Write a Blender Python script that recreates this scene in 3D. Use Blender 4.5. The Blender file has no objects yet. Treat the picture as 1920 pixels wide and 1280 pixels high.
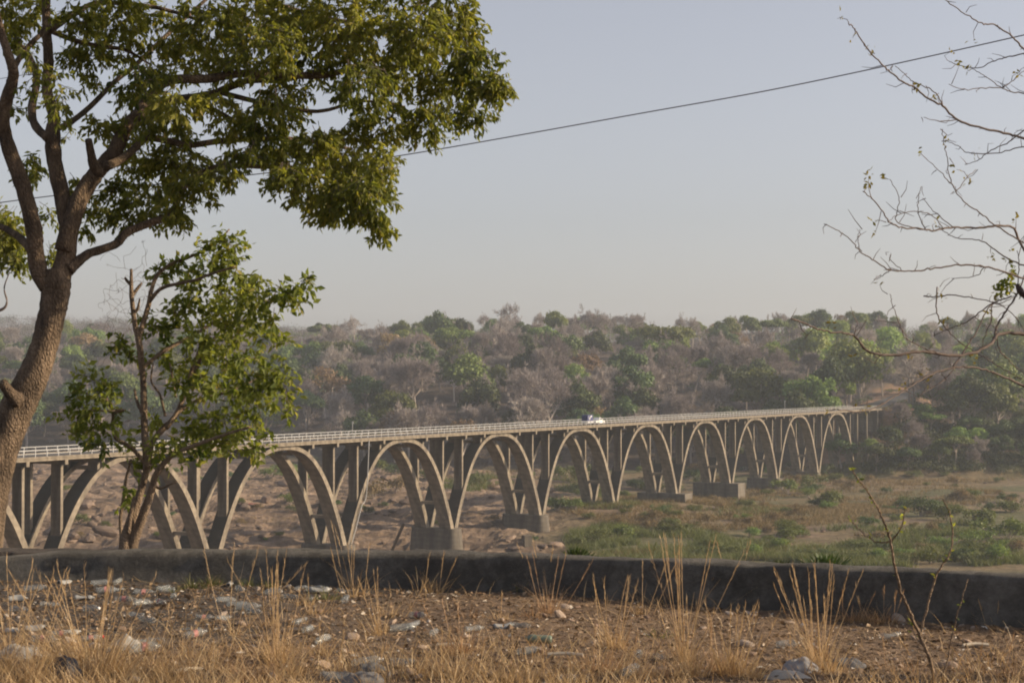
import bpy, math, random
import numpy as np
from mathutils import Vector
R = np.random.default_rng(7)
random.seed(7)
sc = bpy.context.scene
rad = math.radians

# ------------------------------------------------------------------ camera, sky, sun, exposure
FPX = 3200.0                       # focal length in pixels of the 1920 px wide photograph
PITCH = math.atan(65 / FPX)
cam = bpy.data.cameras.new('camera'); camo = bpy.data.objects.new('camera', cam); sc.collection.objects.link(camo)
cam.sensor_width = 36.0; cam.lens = FPX / 1920 * 36
cam.clip_start = 0.1; cam.clip_end = 9000
camo.location = (0, 0, 0); camo.rotation_euler = (math.pi / 2 + PITCH, 0, 0)
sc.camera = camo
SUN_EL, SUN_AZ = 22.0, 91.0        # azimuth clockwise from the view direction (+Y)
w = bpy.data.worlds.new('World'); sc.world = w; w.use_nodes = True
nt = w.node_tree; bg = nt.nodes['Background']
sky = nt.nodes.new('ShaderNodeTexSky'); sky.sky_type = 'NISHITA'; sky.sun_disc = False
sky.sun_elevation = rad(SUN_EL); sky.sun_rotation = rad(SUN_AZ)
sky.altitude = 100; sky.air_density = 1.0; sky.dust_density = 2.0; sky.ozone_density = 1.5
hsv = nt.nodes.new('ShaderNodeHueSaturation'); hsv.inputs['Saturation'].default_value = 0.44
nt.links.new(sky.outputs[0], hsv.inputs['Color']); tn_ = nt.nodes.new('ShaderNodeMix'); tn_.data_type = 'RGBA'; tn_.blend_type = 'MULTIPLY'; tn_.inputs[0].default_value = 1.0; tn_.inputs[7].default_value = (1.035, 0.99, 1.025, 1)
nt.links.new(hsv.outputs[0], tn_.inputs[6]); nt.links.new(tn_.outputs[2], bg.inputs[0]); bg.inputs[1].default_value = 0.104
sl = bpy.data.lights.new('sun', 'SUN'); so = bpy.data.objects.new('sun', sl); sc.collection.objects.link(so)
sl.energy = 5.0; sl.angle = rad(0.6); sl.color = (1.0, 0.8, 0.55)
sd = Vector((math.sin(rad(SUN_AZ)) * math.cos(rad(SUN_EL)), math.cos(rad(SUN_AZ)) * math.cos(rad(SUN_EL)), math.sin(rad(SUN_EL))))
so.rotation_euler = sd.to_track_quat('Z', 'Y').to_euler()
sc.view_settings.view_transform = 'Standard'; sc.view_settings.look = 'None'
sc.view_settings.exposure = 0.46; sc.view_settings.gamma = 1.0; sc.view_settings.use_curve_mapping = False
sc.render.engine = 'CYCLES'
cy = sc.cycles
cy.use_denoising = True; cy.max_bounces = 6; cy.diffuse_bounces = 3; cy.glossy_bounces = 2
cy.transmission_bounces = 6; cy.transparent_max_bounces = 12; cy.volume_bounces = 1
cy.caustics_reflective = False; cy.caustics_refractive = False
sc.render.film_transparent = False
cy.pixel_filter_type = 'BLACKMAN_HARRIS'; cy.filter_width = 2.0

# ------------------------------------------------------------------ helpers
cp, sp = math.cos(PITCH), math.sin(PITCH)
def ray(x, y):
    h = (x - 960) / FPX; v = (640 - y) / FPX
    f = cp - sp * v; u = sp + cp * v
    return h / f, u / f            # X and z per metre of Y
def P(x, y, Y):
    h, u = ray(x, y); return np.array([h * Y, Y, u * Y])
def proj(p):
    d = cp * p[1] + sp * p[2]; v = -sp * p[1] + cp * p[2]
    return 960 + FPX * p[0] / d, 640 - FPX * v / d

def link(o, parent=None):
    sc.collection.objects.link(o)
    if parent is not None: o.parent = parent
    return o
def tag(o, label=None, cat=None, group=None, kind=None):
    if label: o['label'] = label
    if cat: o['category'] = cat
    if group: o['group'] = group
    if kind: o['kind'] = kind
    return o
def empty(name, loc=(0, 0, 0), rz=0.0):
    o = bpy.data.objects.new(name, None); o.location = loc; o.rotation_euler = (0, 0, rz); o.empty_display_size = .1
    return link(o)
def mesh(name, V, Q=None, T=None, tint=None, smooth=False, mat=None, attrs=None):
    V = np.asarray(V, np.float32).reshape(-1, 3)
    Q = np.zeros((0, 4), np.int32) if Q is None or len(Q) == 0 else np.asarray(Q, np.int32)
    T = np.zeros((0, 3), np.int32) if T is None or len(T) == 0 else np.asarray(T, np.int32)
    me = bpy.data.meshes.new(name)
    me.vertices.add(len(V)); me.vertices.foreach_set('co', V.ravel())
    me.loops.add(Q.size + T.size); me.loops.foreach_set('vertex_index', np.concatenate([Q.ravel(), T.ravel()]))
    me.polygons.add(len(Q) + len(T))
    st = np.concatenate([np.arange(len(Q)) * 4, Q.size + np.arange(len(T)) * 3]).astype(np.int32)
    me.polygons.foreach_set('loop_start', st)
    me.polygons.foreach_set('use_smooth', np.full(len(st), smooth, bool))
    a = dict(attrs or {})
    if tint is not None: a['tint'] = tint
    for k, v in a.items():
        at = me.attributes.new(k, 'FLOAT', 'POINT'); at.data.foreach_set('value', np.asarray(v, np.float32))
    me.update(calc_edges=True)
    if mat: me.materials.append(mat)
    return me
def obj(name, me, parent=None):
    return link(bpy.data.objects.new(name, me), parent)
class MB:
    def __init__(s): s.V = []; s.Q = []; s.T = []; s.t = []; s.n = 0
    def add(s, V, Q=None, T=None, tint=0.5):
        V = np.asarray(V, float).reshape(-1, 3)
        if Q is not None and len(Q): s.Q.append(np.asarray(Q) + s.n)
        if T is not None and len(T): s.T.append(np.asarray(T) + s.n)
        s.V.append(V); s.t.append(np.broadcast_to(np.asarray(tint, float), (len(V),))); s.n += len(V)
        return s
    def mesh(s, name, mat, smooth=False):
        return mesh(name, np.concatenate(s.V), np.concatenate(s.Q) if s.Q else None, np.concatenate(s.T) if s.T else None,
                    np.concatenate(s.t), smooth, mat)
    def build(s, name, mat, parent=None, smooth=False): return obj(name, s.mesh(name, mat, smooth), parent)
BOXQ = np.array([[0, 3, 2, 1], [4, 5, 6, 7], [0, 1, 5, 4], [1, 2, 6, 5], [2, 3, 7, 6], [3, 0, 4, 7]])
def box(x0, x1, y0, y1, z0, z1):
    return np.array([[x0, y0, z0], [x1, y0, z0], [x1, y1, z0], [x0, y1, z0], [x0, y0, z1], [x1, y0, z1], [x1, y1, z1], [x0, y1, z1]], float), BOXQ
def unit(v): return v / np.maximum(np.linalg.norm(v, axis=-1, keepdims=True), 1e-9)
def tube(pts, radii, sides=6, cap=True, wob=0.0, rng=R):
    pts = np.asarray(pts, float); n = len(pts); radii = np.broadcast_to(np.asarray(radii, float), (n,))
    tan = unit(np.gradient(pts, axis=0))
    ref = np.array([0, 0, 1.0]) if abs(tan[0, 2]) < .9 else np.array([1.0, 0, 0])
    a = unit(np.cross(tan, ref)); b = np.cross(tan, a)
    ang = np.arange(sides) * 2 * np.pi / sides
    r = radii[:, None] * (1 + wob * rng.normal(size=(n, sides)))
    V = pts[:, None, :] + r[..., None] * (np.cos(ang)[None, :, None] * a[:, None, :] + np.sin(ang)[None, :, None] * b[:, None, :])
    i, j = np.meshgrid(np.arange(n - 1), np.arange(sides), indexing='ij'); j2 = (j + 1) % sides
    Q = np.stack([i * sides + j, i * sides + j2, (i + 1) * sides + j2, (i + 1) * sides + j], -1).reshape(-1, 4)
    V = V.reshape(-1, 3); T = None
    if cap:
        V = np.concatenate([V, pts[:1], pts[-1:]]); k = np.arange(sides); k2 = (k + 1) % sides
        T = np.concatenate([np.stack([np.full(sides, n * sides), k2, k], -1), np.stack([np.full(sides, n * sides + 1), (n - 1) * sides + k, (n - 1) * sides + k2], -1)])
    return V, Q, T
def cat(pts, sub=5):
    p = np.asarray(pts, float)
    if len(p) < 3: 
        t = np.linspace(0, 1, sub + 1)[:, None]; return p[0] * (1 - t) + p[-1] * t
    e = np.concatenate([[2 * p[0] - p[1]], p, [2 * p[-1] - p[-2]]]); out = []
    for i in range(1, len(e) - 2):
        t = np.linspace(0, 1, sub, endpoint=False)[:, None]
        out.append(.5 * (2 * e[i] + (e[i + 1] - e[i - 1]) * t + (2 * e[i - 1] - 5 * e[i] + 4 * e[i + 1] - e[i + 2]) * t ** 2 + (3 * e[i] - e[i - 1] - 3 * e[i + 1] + e[i + 2]) * t ** 3))
    return np.concatenate(out + [p[-1:]])
def leaves(Pb, D, N, L, W):
    n = len(Pb); D = unit(D); S = unit(np.cross(D, N)); U = np.cross(S, D)
    L = np.broadcast_to(L, (n,))[:, None]; W = np.broadcast_to(W, (n,))[:, None]
    V = np.stack([Pb, Pb + D * L * .45 + S * W * .5 + U * W * .12, Pb + D * L - U * L * .08, Pb + D * L * .45 - S * W * .5 + U * W * .12], 1).reshape(-1, 3)
    return V, np.arange(4 * n).reshape(-1, 4)
def blades(B, D, L, W, bend, seg=3, rng=R):
    """grass blades: ribbons of SEG quads from B along D, bending towards the ground"""
    n = len(B); D = unit(D); L = np.broadcast_to(L, (n,)); W = np.broadcast_to(W, (n,)); bend = np.broadcast_to(bend, (n,))
    az = rng.uniform(0, 2 * np.pi, n); S = np.stack([np.cos(az), np.sin(az), 0 * az], -1)
    hz = unit(D * [1, 1, 0] + 1e-6)
    rows = []
    for k in range(seg + 1):
        t = k / seg
        c = B + D * (L * t)[:, None] + hz * (bend * L * t * t)[:, None] - np.array([0, 0, 1.]) * (bend * L * t * t * .45)[:, None]
        wd = (W * (1 - .85 * t) * .5)[:, None]
        rows.append(np.stack([c - S * wd, c + S * wd], 1))
    V = np.stack(rows, 1).reshape(n, -1, 3); m = 2 * (seg + 1)
    q = np.array([[2 * k, 2 * k + 1, 2 * k + 3, 2 * k + 2] for k in range(seg)])
    return V.reshape(-1, 3), (q[None] + (np.arange(n) * m)[:, None, None]).reshape(-1, 4), m
def hash2(ix, iy, s):
    h = (ix.astype(np.int64) * 374761393 + iy.astype(np.int64) * 668265263 + s * 1442695041) & 0xffffffff
    h = ((h ^ (h >> 13)) * 1274126177) & 0xffffffff
    return ((h ^ (h >> 16)) & 0xffffff) / float(0xffffff)
def vnoise(x, y, s=0):
    x = np.asarray(x, float); y = np.asarray(y, float); ix = np.floor(x); iy = np.floor(y); fx = x - ix; fy = y - iy
    fx = fx * fx * fx * (fx * (fx * 6 - 15) + 10); fy = fy * fy * fy * (fy * (fy * 6 - 15) + 10)
    a = hash2(ix, iy, s); b = hash2(ix + 1, iy, s); c = hash2(ix, iy + 1, s); d = hash2(ix + 1, iy + 1, s)
    return (a + (b - a) * fx) * (1 - fy) + (c + (d - c) * fx) * fy
def fbm(x, y, o=4, s=0):
    v = 0; a = .5
    for k in range(o):
        v = v + a * vnoise(x * 2 ** k + 17.3 * k, y * 2 ** k - 9.1 * k, s + k); a *= .5
    return v / (1 - .5 ** o)
def sstep(a, b, x):
    t = np.clip((np.asarray(x, float) - a) / (b - a), 0, 1); return t * t * (3 - 2 * t)

# ------------------------------------------------------------------ materials
class NT:
    def __init__(s, name):
        s.m = bpy.data.materials.new(name); s.m.use_nodes = True; s.t = s.m.node_tree; s.t.nodes.clear()
        s.out = s.n('ShaderNodeOutputMaterial')
    def n(s, ty, **kw):
        nd = s.t.nodes.new(ty)
        for k, v in kw.items(): setattr(nd, k, v)
        return nd
    def l(s, a, b): s.t.links.new(a, b)
    def noise(s, scale, detail=4, rough=.6, coord='Object', vec=None):
        nd = s.n('ShaderNodeTexNoise'); nd.inputs['Scale'].default_value = scale; nd.inputs['Detail'].default_value = detail
        nd.inputs['Roughness'].default_value = rough
        if vec is None:
            tc = s.n('ShaderNodeTexCoord'); vec = tc.outputs[coord]
        s.l(vec, nd.inputs['Vector']); return nd.outputs['Fac']
    def scaled(s, v, coord='Object'):
        tc = s.n('ShaderNodeTexCoord'); mp = s.n('ShaderNodeMapping'); mp.inputs['Scale'].default_value = v
        s.l(tc.outputs[coord], mp.inputs[0]); return mp.outputs[0]
    def ramp(s, fac, stops):
        r = s.n('ShaderNodeValToRGB'); e = r.color_ramp.elements
        while len(e) < len(stops): e.new(.5)
        for k, (p, c) in enumerate(stops): e[k].position = p; e[k].color = (*c, 1)
        s.l(fac, r.inputs[0]); return r.outputs[0]
    def mix(s, fac, a, b, mode='MIX'):
        m = s.n('ShaderNodeMix', data_type='RGBA', blend_type=mode)
        if isinstance(fac, (int, float)): m.inputs[0].default_value = fac
        else: s.l(fac, m.inputs[0])
        for v, i in ((a, 6), (b, 7)):
            if isinstance(v, tuple): m.inputs[i].default_value = (*v, 1)
            else: s.l(v, m.inputs[i])
        return m.outputs[2]
    def attr(s, name): a = s.n('ShaderNodeAttribute', attribute_name=name); return a.outputs['Fac']
    def math(s, op, a, b=0.5):
        m = s.n('ShaderNodeMath', operation=op)
        for v, i in ((a, 0), (b, 1)):
            if isinstance(v, (int, float)): m.inputs[i].default_value = v
            else: s.l(v, m.inputs[i])
        return m.outputs[0]
    def pbr(s, col, rough=.9, bump=None, bstr=.4, bdist=.02, spec=.3, metallic=0, trans=0, alpha=None):
        b = s.n('ShaderNodeBsdfPrincipled'); b.inputs['Roughness'].default_value = rough
        b.inputs['Specular IOR Level'].default_value = spec; b.inputs['Metallic'].default_value = metallic
        b.inputs['Transmission Weight'].default_value = trans
        if isinstance(col, tuple): b.inputs['Base Color'].default_value = (*col, 1)
        else: s.l(col, b.inputs['Base Color'])
        if bump is not None:
            bp = s.n('ShaderNodeBump'); bp.inputs['Strength'].default_value = bstr; bp.inputs['Distance'].default_value = bdist
            s.l(bump, bp.inputs['Height']); s.l(bp.outputs[0], b.inputs['Normal'])
        s.l(b.outputs[0], s.out.inputs[0]); s.b = b; return s.m
    def leaf(s, col, tr=.35, rough=.5, spec=.25, trtint=(1.25, 1.2, .55)):
        b = s.n('ShaderNodeBsdfPrincipled'); b.inputs['Roughness'].default_value = rough; b.inputs['Specular IOR Level'].default_value = spec
        s.l(col, b.inputs['Base Color'])
        t = s.n('ShaderNodeBsdfTranslucent'); s.l(s.mix(1.0, col, trtint, 'MULTIPLY'), t.inputs[0])
        mx = s.n('ShaderNodeMixShader'); mx.inputs[0].default_value = tr
        s.l(b.outputs[0], mx.inputs[1]); s.l(t.outputs[0], mx.inputs[2]); s.l(mx.outputs[0], s.out.inputs[0]); return s.m
def plain(name, c, rough=.8, **k): return NT(name).pbr(c, rough, **k)
def leafmat(name, stops, tr=.35, hue=.0, **k):
    t = NT(name); col = t.ramp(t.attr('tint'), stops)
    if hue:
        oi = t.n('ShaderNodeObjectInfo'); hs = t.n('ShaderNodeHueSaturation')
        t.l(t.math('ADD', t.math('MULTIPLY', oi.outputs['Random'], hue), .5 - hue / 2), hs.inputs['Hue'])
        t.l(t.math('ADD', t.math('MULTIPLY', oi.outputs['Random'], .7), .62), hs.inputs['Value']); t.l(col, hs.inputs['Color']); col = hs.outputs[0]
    return t.leaf(col, tr, **k)

def concrete(name, a, b, stain, grime=None):
    t = NT(name); n1 = t.noise(.35, 5); col = t.ramp(n1, [(.3, a), (.7, b)])
    st = t.noise(1.0, 5, .65, vec=t.scaled((.5, .5, .07), 'Object')); col = t.mix(t.ramp(st, [(.42, (0, 0, 0)), (.66, (.85, .85, .85))]), col, stain)
    ln = t.n('ShaderNodeTexWave', wave_type='BANDS', bands_direction='Z'); ln.inputs['Scale'].default_value = .3; ln.inputs['Distortion'].default_value = 4
    tc = t.n('ShaderNodeTexCoord'); t.l(tc.outputs['Object'], ln.inputs[0])
    col = t.mix(t.math('MULTIPLY', ln.outputs['Fac'], .22), col, stain)
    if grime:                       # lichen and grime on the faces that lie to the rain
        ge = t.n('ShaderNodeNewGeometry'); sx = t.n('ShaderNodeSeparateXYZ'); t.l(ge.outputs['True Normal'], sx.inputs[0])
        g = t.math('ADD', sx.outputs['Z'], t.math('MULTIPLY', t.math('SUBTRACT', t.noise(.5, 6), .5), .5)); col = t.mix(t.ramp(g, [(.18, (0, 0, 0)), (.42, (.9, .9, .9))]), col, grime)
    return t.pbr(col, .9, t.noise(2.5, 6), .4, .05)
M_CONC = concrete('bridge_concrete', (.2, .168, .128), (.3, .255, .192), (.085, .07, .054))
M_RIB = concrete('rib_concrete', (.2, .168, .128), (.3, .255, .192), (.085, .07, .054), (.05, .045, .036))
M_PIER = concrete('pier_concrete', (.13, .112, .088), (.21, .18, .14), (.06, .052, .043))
M_RAIL = plain('rail_paint', (.34, .34, .335), .6)
M_ROAD = NT('asphalt'); M_ROAD = M_ROAD.pbr(M_ROAD.ramp(M_ROAD.noise(.3, 5), [(.3, (.06, .06, .062)), (.7, (.095, .09, .088))]), .85)
t = NT('wall_concrete'); c = t.ramp(t.math('ADD', t.math('MULTIPLY', t.noise(1.6, 6, .7), .55), t.math('MULTIPLY', t.noise(9, 8, .75), .45)), [(.28, (.035, .032, .028)), (.46, (.085, .079, .068)), (.6, (.17, .158, .138)), (.72, (.3, .28, .25))])
c = t.mix(t.ramp(t.noise(1.2, 6, .7, vec=t.scaled((1, 1, .35))), [(.5, (0, 0, 0)), (.72, (.8, .8, .8))]), c, (.055, .05, .045))
M_WALL = t.pbr(c, .92, t.noise(16, 9, .75), 1.0, .04)
def bark(name, a, b, c_, sc_=9):
    t = NT(name); v = t.scaled((1, 1, .35)); n1 = t.noise(sc_, 8, .7, vec=v)
    vo = t.n('ShaderNodeTexVoronoi', feature='DISTANCE_TO_EDGE'); vo.inputs['Scale'].default_value = sc_ * 4.5; t.l(t.scaled((1, 1, .5)), vo.inputs[0])
    col = t.ramp(n1, [(.3, a), (.52, b), (.72, c_)])
    col = t.mix(t.ramp(vo.outputs[0], [(0, (.4, .4, .4)), (.12, (0, 0, 0))]), col, a)
    return t.pbr(col, .95, t.math('ADD', n1, t.math('MULTIPLY', vo.outputs[0], .6)), .95, .06)
M_BARK = bark('rough_bark', (.04, .03, .023), (.145, .104, .07), (.29, .21, .142))
M_BARK2 = bark('tan_bark', (.11, .08, .058), (.28, .205, .14), (.42, .32, .23), 14)
M_TWIG = plain('grey_twig', (.125, .098, .084), .9)
M_FTRUNK = plain('far_trunk', (.32, .27, .23), .95)
M_FPALE = plain('pale_trunk', (.55, .48, .42), .95)
M_LEAF = leafmat('tree_leaves', [(0, (.04, .065, .018)), (.5, (.165, .185, .04)), (.85, (.27, .275, .065)), (1, (.34, .29, .08))], .6)
M_LEAF2 = leafmat('young_tree_leaves', [(0, (.05, .085, .022)), (.5, (.175, .215, .05)), (.9, (.28, .3, .08)), (1, (.34, .29, .1))], .6)
M_YLEAF = leafmat('yellowing_leaves', [(0, (.13, .12, .03)), (.6, (.25, .2, .05)), (1, (.17, .17, .05))], .4)
M_FDARK = leafmat('far_leaves_dark', [(0, (.045, .068, .026)), (1, (.11, .145, .05))], .25, .06)
M_FMID = leafmat('far_leaves_green', [(0, (.085, .125, .033)), (1, (.185, .23, .06))], .3, .06)
M_FLIGHT = leafmat('far_leaves_light', [(0, (.15, .205, .045)), (1, (.26, .32, .08))], .3, .05)
M_FORANGE = leafmat('far_leaves_orange', [(0, (.17, .115, .07)), (1, (.29, .2, .115))], .3, .03)
M_FTWIG = leafmat('far_twigs', [(0, (.2, .168, .155)), (1, (.38, .325, .3))], .25, .04, trtint=(1, 1, 1))
M_FARTWIG = leafmat('distant_twigs', [(0, (.1, .083, .076)), (1, (.17, .142, .13))], .2, trtint=(1, 1, 1))
M_GRASS = leafmat('straw_grass', [(0, (.25, .155, .075)), (.5, (.47, .325, .17)), (1, (.66, .52, .32))], .35, trtint=(1.1, 1, .8))
M_GRASSR = leafmat('reddish_grass', [(0, (.18, .11, .06)), (.5, (.39, .245, .135)), (1, (.55, .4, .24))], .3, trtint=(1.1, 1, .8))
M_GRASSG = leafmat('green_tuft', [(0, (.06, .075, .035)), (.6, (.13, .14, .055)), (1, (.28, .23, .11))], .3)
M_RGREEN = leafmat('river_reeds', [(0, (.065, .085, .03)), (.5, (.11, .135, .042)), (1, (.2, .2, .08))], .3)
M_RDRY = leafmat('river_dry_grass', [(0, (.1, .085, .04)), (.5, (.2, .155, .075)), (1, (.33, .235, .12))], .3, trtint=(1.1, 1, .8))
M_LITTER = leafmat('dead_leaves', [(0, (.07, .045, .028)), (.5, (.2, .13, .075)), (.9, (.33, .24, .15)), (1, (.5, .46, .4))], .1, trtint=(1, 1, 1))
t = NT('river_rock'); n1 = t.noise(.25, 7, .62, coord='Object'); col = t.ramp(n1, [(.3, (.075, .058, .046)), (.5, (.18, .132, .1)), (.72, (.3, .225, .17))])
M_ROCK = t.pbr(col, .92, t.noise(1.2, 8, .7), .8, .3)
t = NT('pebble'); oi = t.n('ShaderNodeObjectInfo'); col = t.ramp(oi.outputs['Random'], [(0, (.25, .17, .12)), (.5, (.38, .29, .22)), (1, (.45, .4, .35))])
col = t.mix(t.ramp(t.noise(22, 5), [(.4, (0, 0, 0)), (.8, (.7, .7, .7))]), col, (.15, .11, .085)); M_STONE = t.pbr(col, .9, t.noise(40, 6), .5, .01)
# terrain: weights painted per vertex say what grows or lies there
t = NT('river_terrain'); big = t.noise(.03, 6, .65); fine = t.noise(.5, 7, .7)
rock = t.ramp(t.noise(.16, 8, .68), [(.3, (.05, .04, .032)), (.44, (.15, .107, .075)), (.6, (.25, .18, .125)), (.78, (.38, .285, .21))])
dry = t.ramp(fine, [(.3, (.085, .07, .038)), (.5, (.165, .125, .068)), (.72, (.26, .19, .11))])
green = t.ramp(fine, [(.3, (.05, .055, .025)), (.5, (.1, .1, .042)), (.7, (.19, .155, .08))])
litter = t.ramp(t.noise(.25, 7, .7), [(.3, (.05, .038, .03)), (.7, (.12, .088, .066))])
col = t.mix(t.attr('rock'), dry, rock); col = t.mix(t.attr('green'), col, green); col = t.mix(t.attr('wood'), col, litter)
col = t.mix(t.attr('cut'), col, t.ramp(fine, [(.3, (.2, .115, .07)), (.7, (.36, .22, .14))]))
M_TERR = t.pbr(col, .95, t.noise(.45, 9, .75), 1.0, .9)
t = NT('foreground_soil'); n1 = t.noise(1.3, 8, .7); n2 = t.noise(18, 6, .7)
soil = t.ramp(n2, [(.3, (.07, .049, .034)), (.55, (.19, .13, .083)), (.75, (.3, .215, .145))])
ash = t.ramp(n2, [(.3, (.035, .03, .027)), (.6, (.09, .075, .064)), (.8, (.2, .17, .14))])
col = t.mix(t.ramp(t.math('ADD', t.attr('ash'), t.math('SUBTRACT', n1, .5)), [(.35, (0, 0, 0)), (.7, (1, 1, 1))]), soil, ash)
M_SOIL = t.pbr(col, .95, t.noise(45, 8, .75), .9, .02)

# ------------------------------------------------------------------ the bridge's frame: s along it, t across (0 = near edge), z up
L = 40.0
CT, ST = .879, .477
P0 = np.array([-68.9, 253.3])
def BW(V):
    V = np.asarray(V, float); o = V.copy()
    o[..., 0] = P0[0] + V[..., 0] * ST - V[..., 1] * CT; o[..., 1] = P0[1] + V[..., 0] * CT + V[..., 1] * ST
    return o
ROAD = np.array([[*(BW([426 - 60, 4.9, 0])[:2]), -12.0], [*(BW([426, 4.9, 0])[:2]), -12.0], [148, 680, -10.6], [181, 768, -7.6], [222, 850, -4.5], [300, 925, -1], [420, 985, 3]])
ROADC = cat(ROAD, 12)

# ------------------------------------------------------------------ terrain
def wall_y(x): return np.interp(x, [-30, -4.2, -1.7, 0, 1.2, 2.35, 3.3, 6, 30], [13.6, 13.55, 13.2, 12.75, 12.1, 11.5, 10.95, 9.4, -3])
def wall_h(x): return np.interp(x, [-30, -4.4, -3.9, -3.2, -1.5, 0, 2, 4, 30], [.14, .14, .19, .225, .25, .27, .3, .33, .33])
def foot(x): return np.interp(x, [-260, -110, -40, 60, 100, 130, 300], [770, 760, 655, 640, 622, 600, 640])
def terr(x, y):
    x = np.asarray(x, float); y = np.asarray(y, float)
    bed = -35.3 + 2.0 * (fbm(x / 70, y / 70, 3, 3) - .5)
    rk = sstep(-12, 12, .035 * y + 14 * (fbm(x / 25, y / 25, 3, 5) - .5) - x) * sstep(250, 290, y) * (1 - sstep(640, 760, y))
    f = fbm(x / 26, y / 15, 5, 11); q = f * 9; ter = (np.floor(q) + sstep(.55, 1.0, q - np.floor(q))) / 9
    q2 = fbm(x / 9 + 3, y / 5, 4, 15) * 7; ter2 = (np.floor(q2) + sstep(.6, .95, q2 - np.floor(q2))) / 7 - .5
    bed = bed + rk * (5.5 * (ter - .5) + 1.6 * (fbm(x / 5, y / 3.4, 4, 21) - .5) + 3.2 * ter2) + (1 - rk) * .7 * (fbm(x / 7, y / 5, 3, 23) - .5)
    for n_, a_, r_ in ((5, 3.0, 17), (9, 2.3, 16), (6, 1.6, 14), (2, -.8, 14)):
        c = BW([n_ * L, 4, 0]); bed = bed + a_ * np.exp(-((x - c[0]) ** 2 + (y - c[1]) ** 2) / r_ ** 2)
    d = y - foot(x)
    hill = 55 * np.clip(d / 370, 0, 1) ** .85 + .012 * np.clip(d - 370, 0, None)
    hill = hill + (fbm(x / 120, y / 120, 4, 31) - .5) * 14 * sstep(30, 250, d)
    hill = hill + 30 * np.exp(-((x + 560) / 330) ** 2 - ((y - 2300) / 500) ** 2) + 26 * np.exp(-((x + 1100) / 350) ** 2 - ((y - 2500) / 500) ** 2)
    hill = hill + 9 * np.exp(-((x + 330) / 200) ** 2 - ((y - 1650) / 300) ** 2)
    hill = hill * sstep(0, 30, d) + 8 * sstep(-25, 10, d) * sstep(95, 135, x) * (1 - sstep(30, 80, d))
    z = bed + np.where(d > -40, hill, 0)
    # road bench
    dm = np.full(np.shape(x), 1e9); rz = np.zeros(np.shape(x))
    for p in ROADC:
        dd = (x - p[0]) ** 2 + (y - p[1]) ** 2; k = dd < dm; dm = np.where(k, dd, dm); rz = np.where(k, p[2], rz)
    dm = np.sqrt(dm); e = BW([427, 4.9, 0])
    ahead = sstep(-2, 6, (x - e[0]) * ST + (y - e[1]) * CT)
    b = (1 - sstep(8, 26, dm)) * ahead
    z = z * (1 - b) + (rz - .35) * b
    # the near bank, behind the low wall
    yy = y - wall_y(x)
    bank = -1.42 - .62 * np.clip(yy - 2.2, 0, None) - .15 * np.clip(yy - .6, 0, 1.6)
    z = np.where(y < 230, np.maximum(bank, np.minimum(z, -35)), z)
    return z
def weights(x, y):
    d = y - foot(x)
    rock = sstep(-14, 14, .035 * y + 22 * (fbm(x / 25, y / 25, 3, 5) - .5) - x) * (1 - sstep(-20, 10, d)) * sstep(150, 230, y)
    rock = np.maximum(rock, .9 * sstep(.62, .72, fbm(x / 30, y / 12, 4, 41)) * (1 - sstep(-20, 10, d)))
    gr = sstep(.4, .58, fbm(x / 40, y / 22, 4, 51)) * (1 - rock)
    dm = np.full(np.shape(x), 1e9)
    for p in ROADC[10:]: dm = np.minimum(dm, (x - p[0]) ** 2 + (y - p[1]) ** 2)
    dm = np.sqrt(dm); cut = (sstep(5, 8, dm) * (1 - sstep(14, 24, dm))) * (y > 610) * (fbm(x / 9, y / 9, 3, 61) > .36)
    wood = sstep(-12, 14, d) * (1 - cut)
    return dict(rock=rock, green=gr, wood=wood, cut=cut)
xs = np.concatenate([np.linspace(-2500, -300, 40), np.arange(-295, -190, 6), np.arange(-186, -131, 1.8), np.arange(-130, 62, 1.0), np.arange(63, 260, 1.6), np.arange(264, 420, 6), np.linspace(440, 2500, 40)])
def sheet(name, ys, fn, mat, wt=None, xs=xs, smooth=True):
    X, Y = np.meshgrid(xs, ys, indexing='xy'); Z = fn(X, Y)
    V = np.stack([X, Y, Z], -1).reshape(-1, 3); nx, ny = len(xs), len(ys)
    i, j = np.meshgrid(np.arange(ny - 1), np.arange(nx - 1), indexing='ij')
    Q = np.stack([i * nx + j, i * nx + j + 1, (i + 1) * nx + j + 1, (i + 1) * nx + j], -1).reshape(-1, 4)
    at = {k: np.asarray(v, float).ravel() for k, v in wt(X, Y).items()} if wt else None
    return tag(obj(name, mesh(name, V, Q, mat=mat, smooth=smooth, attrs=at)), kind='structure')
sheet('river_bank', np.concatenate([np.arange(17.5, 60, 3), np.arange(62, 231, 8)]), terr, M_TERR, weights)
sheet('riverbed', np.concatenate([[230], np.arange(236, 300, 4), np.arange(302, 460, 1.1), np.arange(461, 700, 1.6)]), terr, M_TERR, weights, smooth=False)
sheet('hillside', np.concatenate([[698.0], np.arange(704, 1100, 6), np.linspace(1110, 3300, 60)]), terr, M_TERR, weights)
def near_z(x, y):
    z = -1.6 + .05 * (fbm(x / 1.1, y / 1.1, 4, 71) - .5) + .025 * (fbm(x / .12, y / .12, 3, 73) - .5)
    yy = y - wall_y(x); back = -1.42 - .15 * np.clip(yy - .6, 0, 1.6) - .62 * np.clip(yy - 2.2, 0, None) + .03 * (fbm(x / .3, y / .3, 3, 75) - .5)
    return np.where(yy > .22, back, z)
gx = np.concatenate([np.linspace(-60, -6, 28), np.arange(-5.6, 5.6, .045), np.linspace(6, 60, 28)])
gy = np.concatenate([np.linspace(-40, 7, 24), np.arange(7.4, 15.4, .05), [15.8, 16.4, 17, 17.6]])
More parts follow.
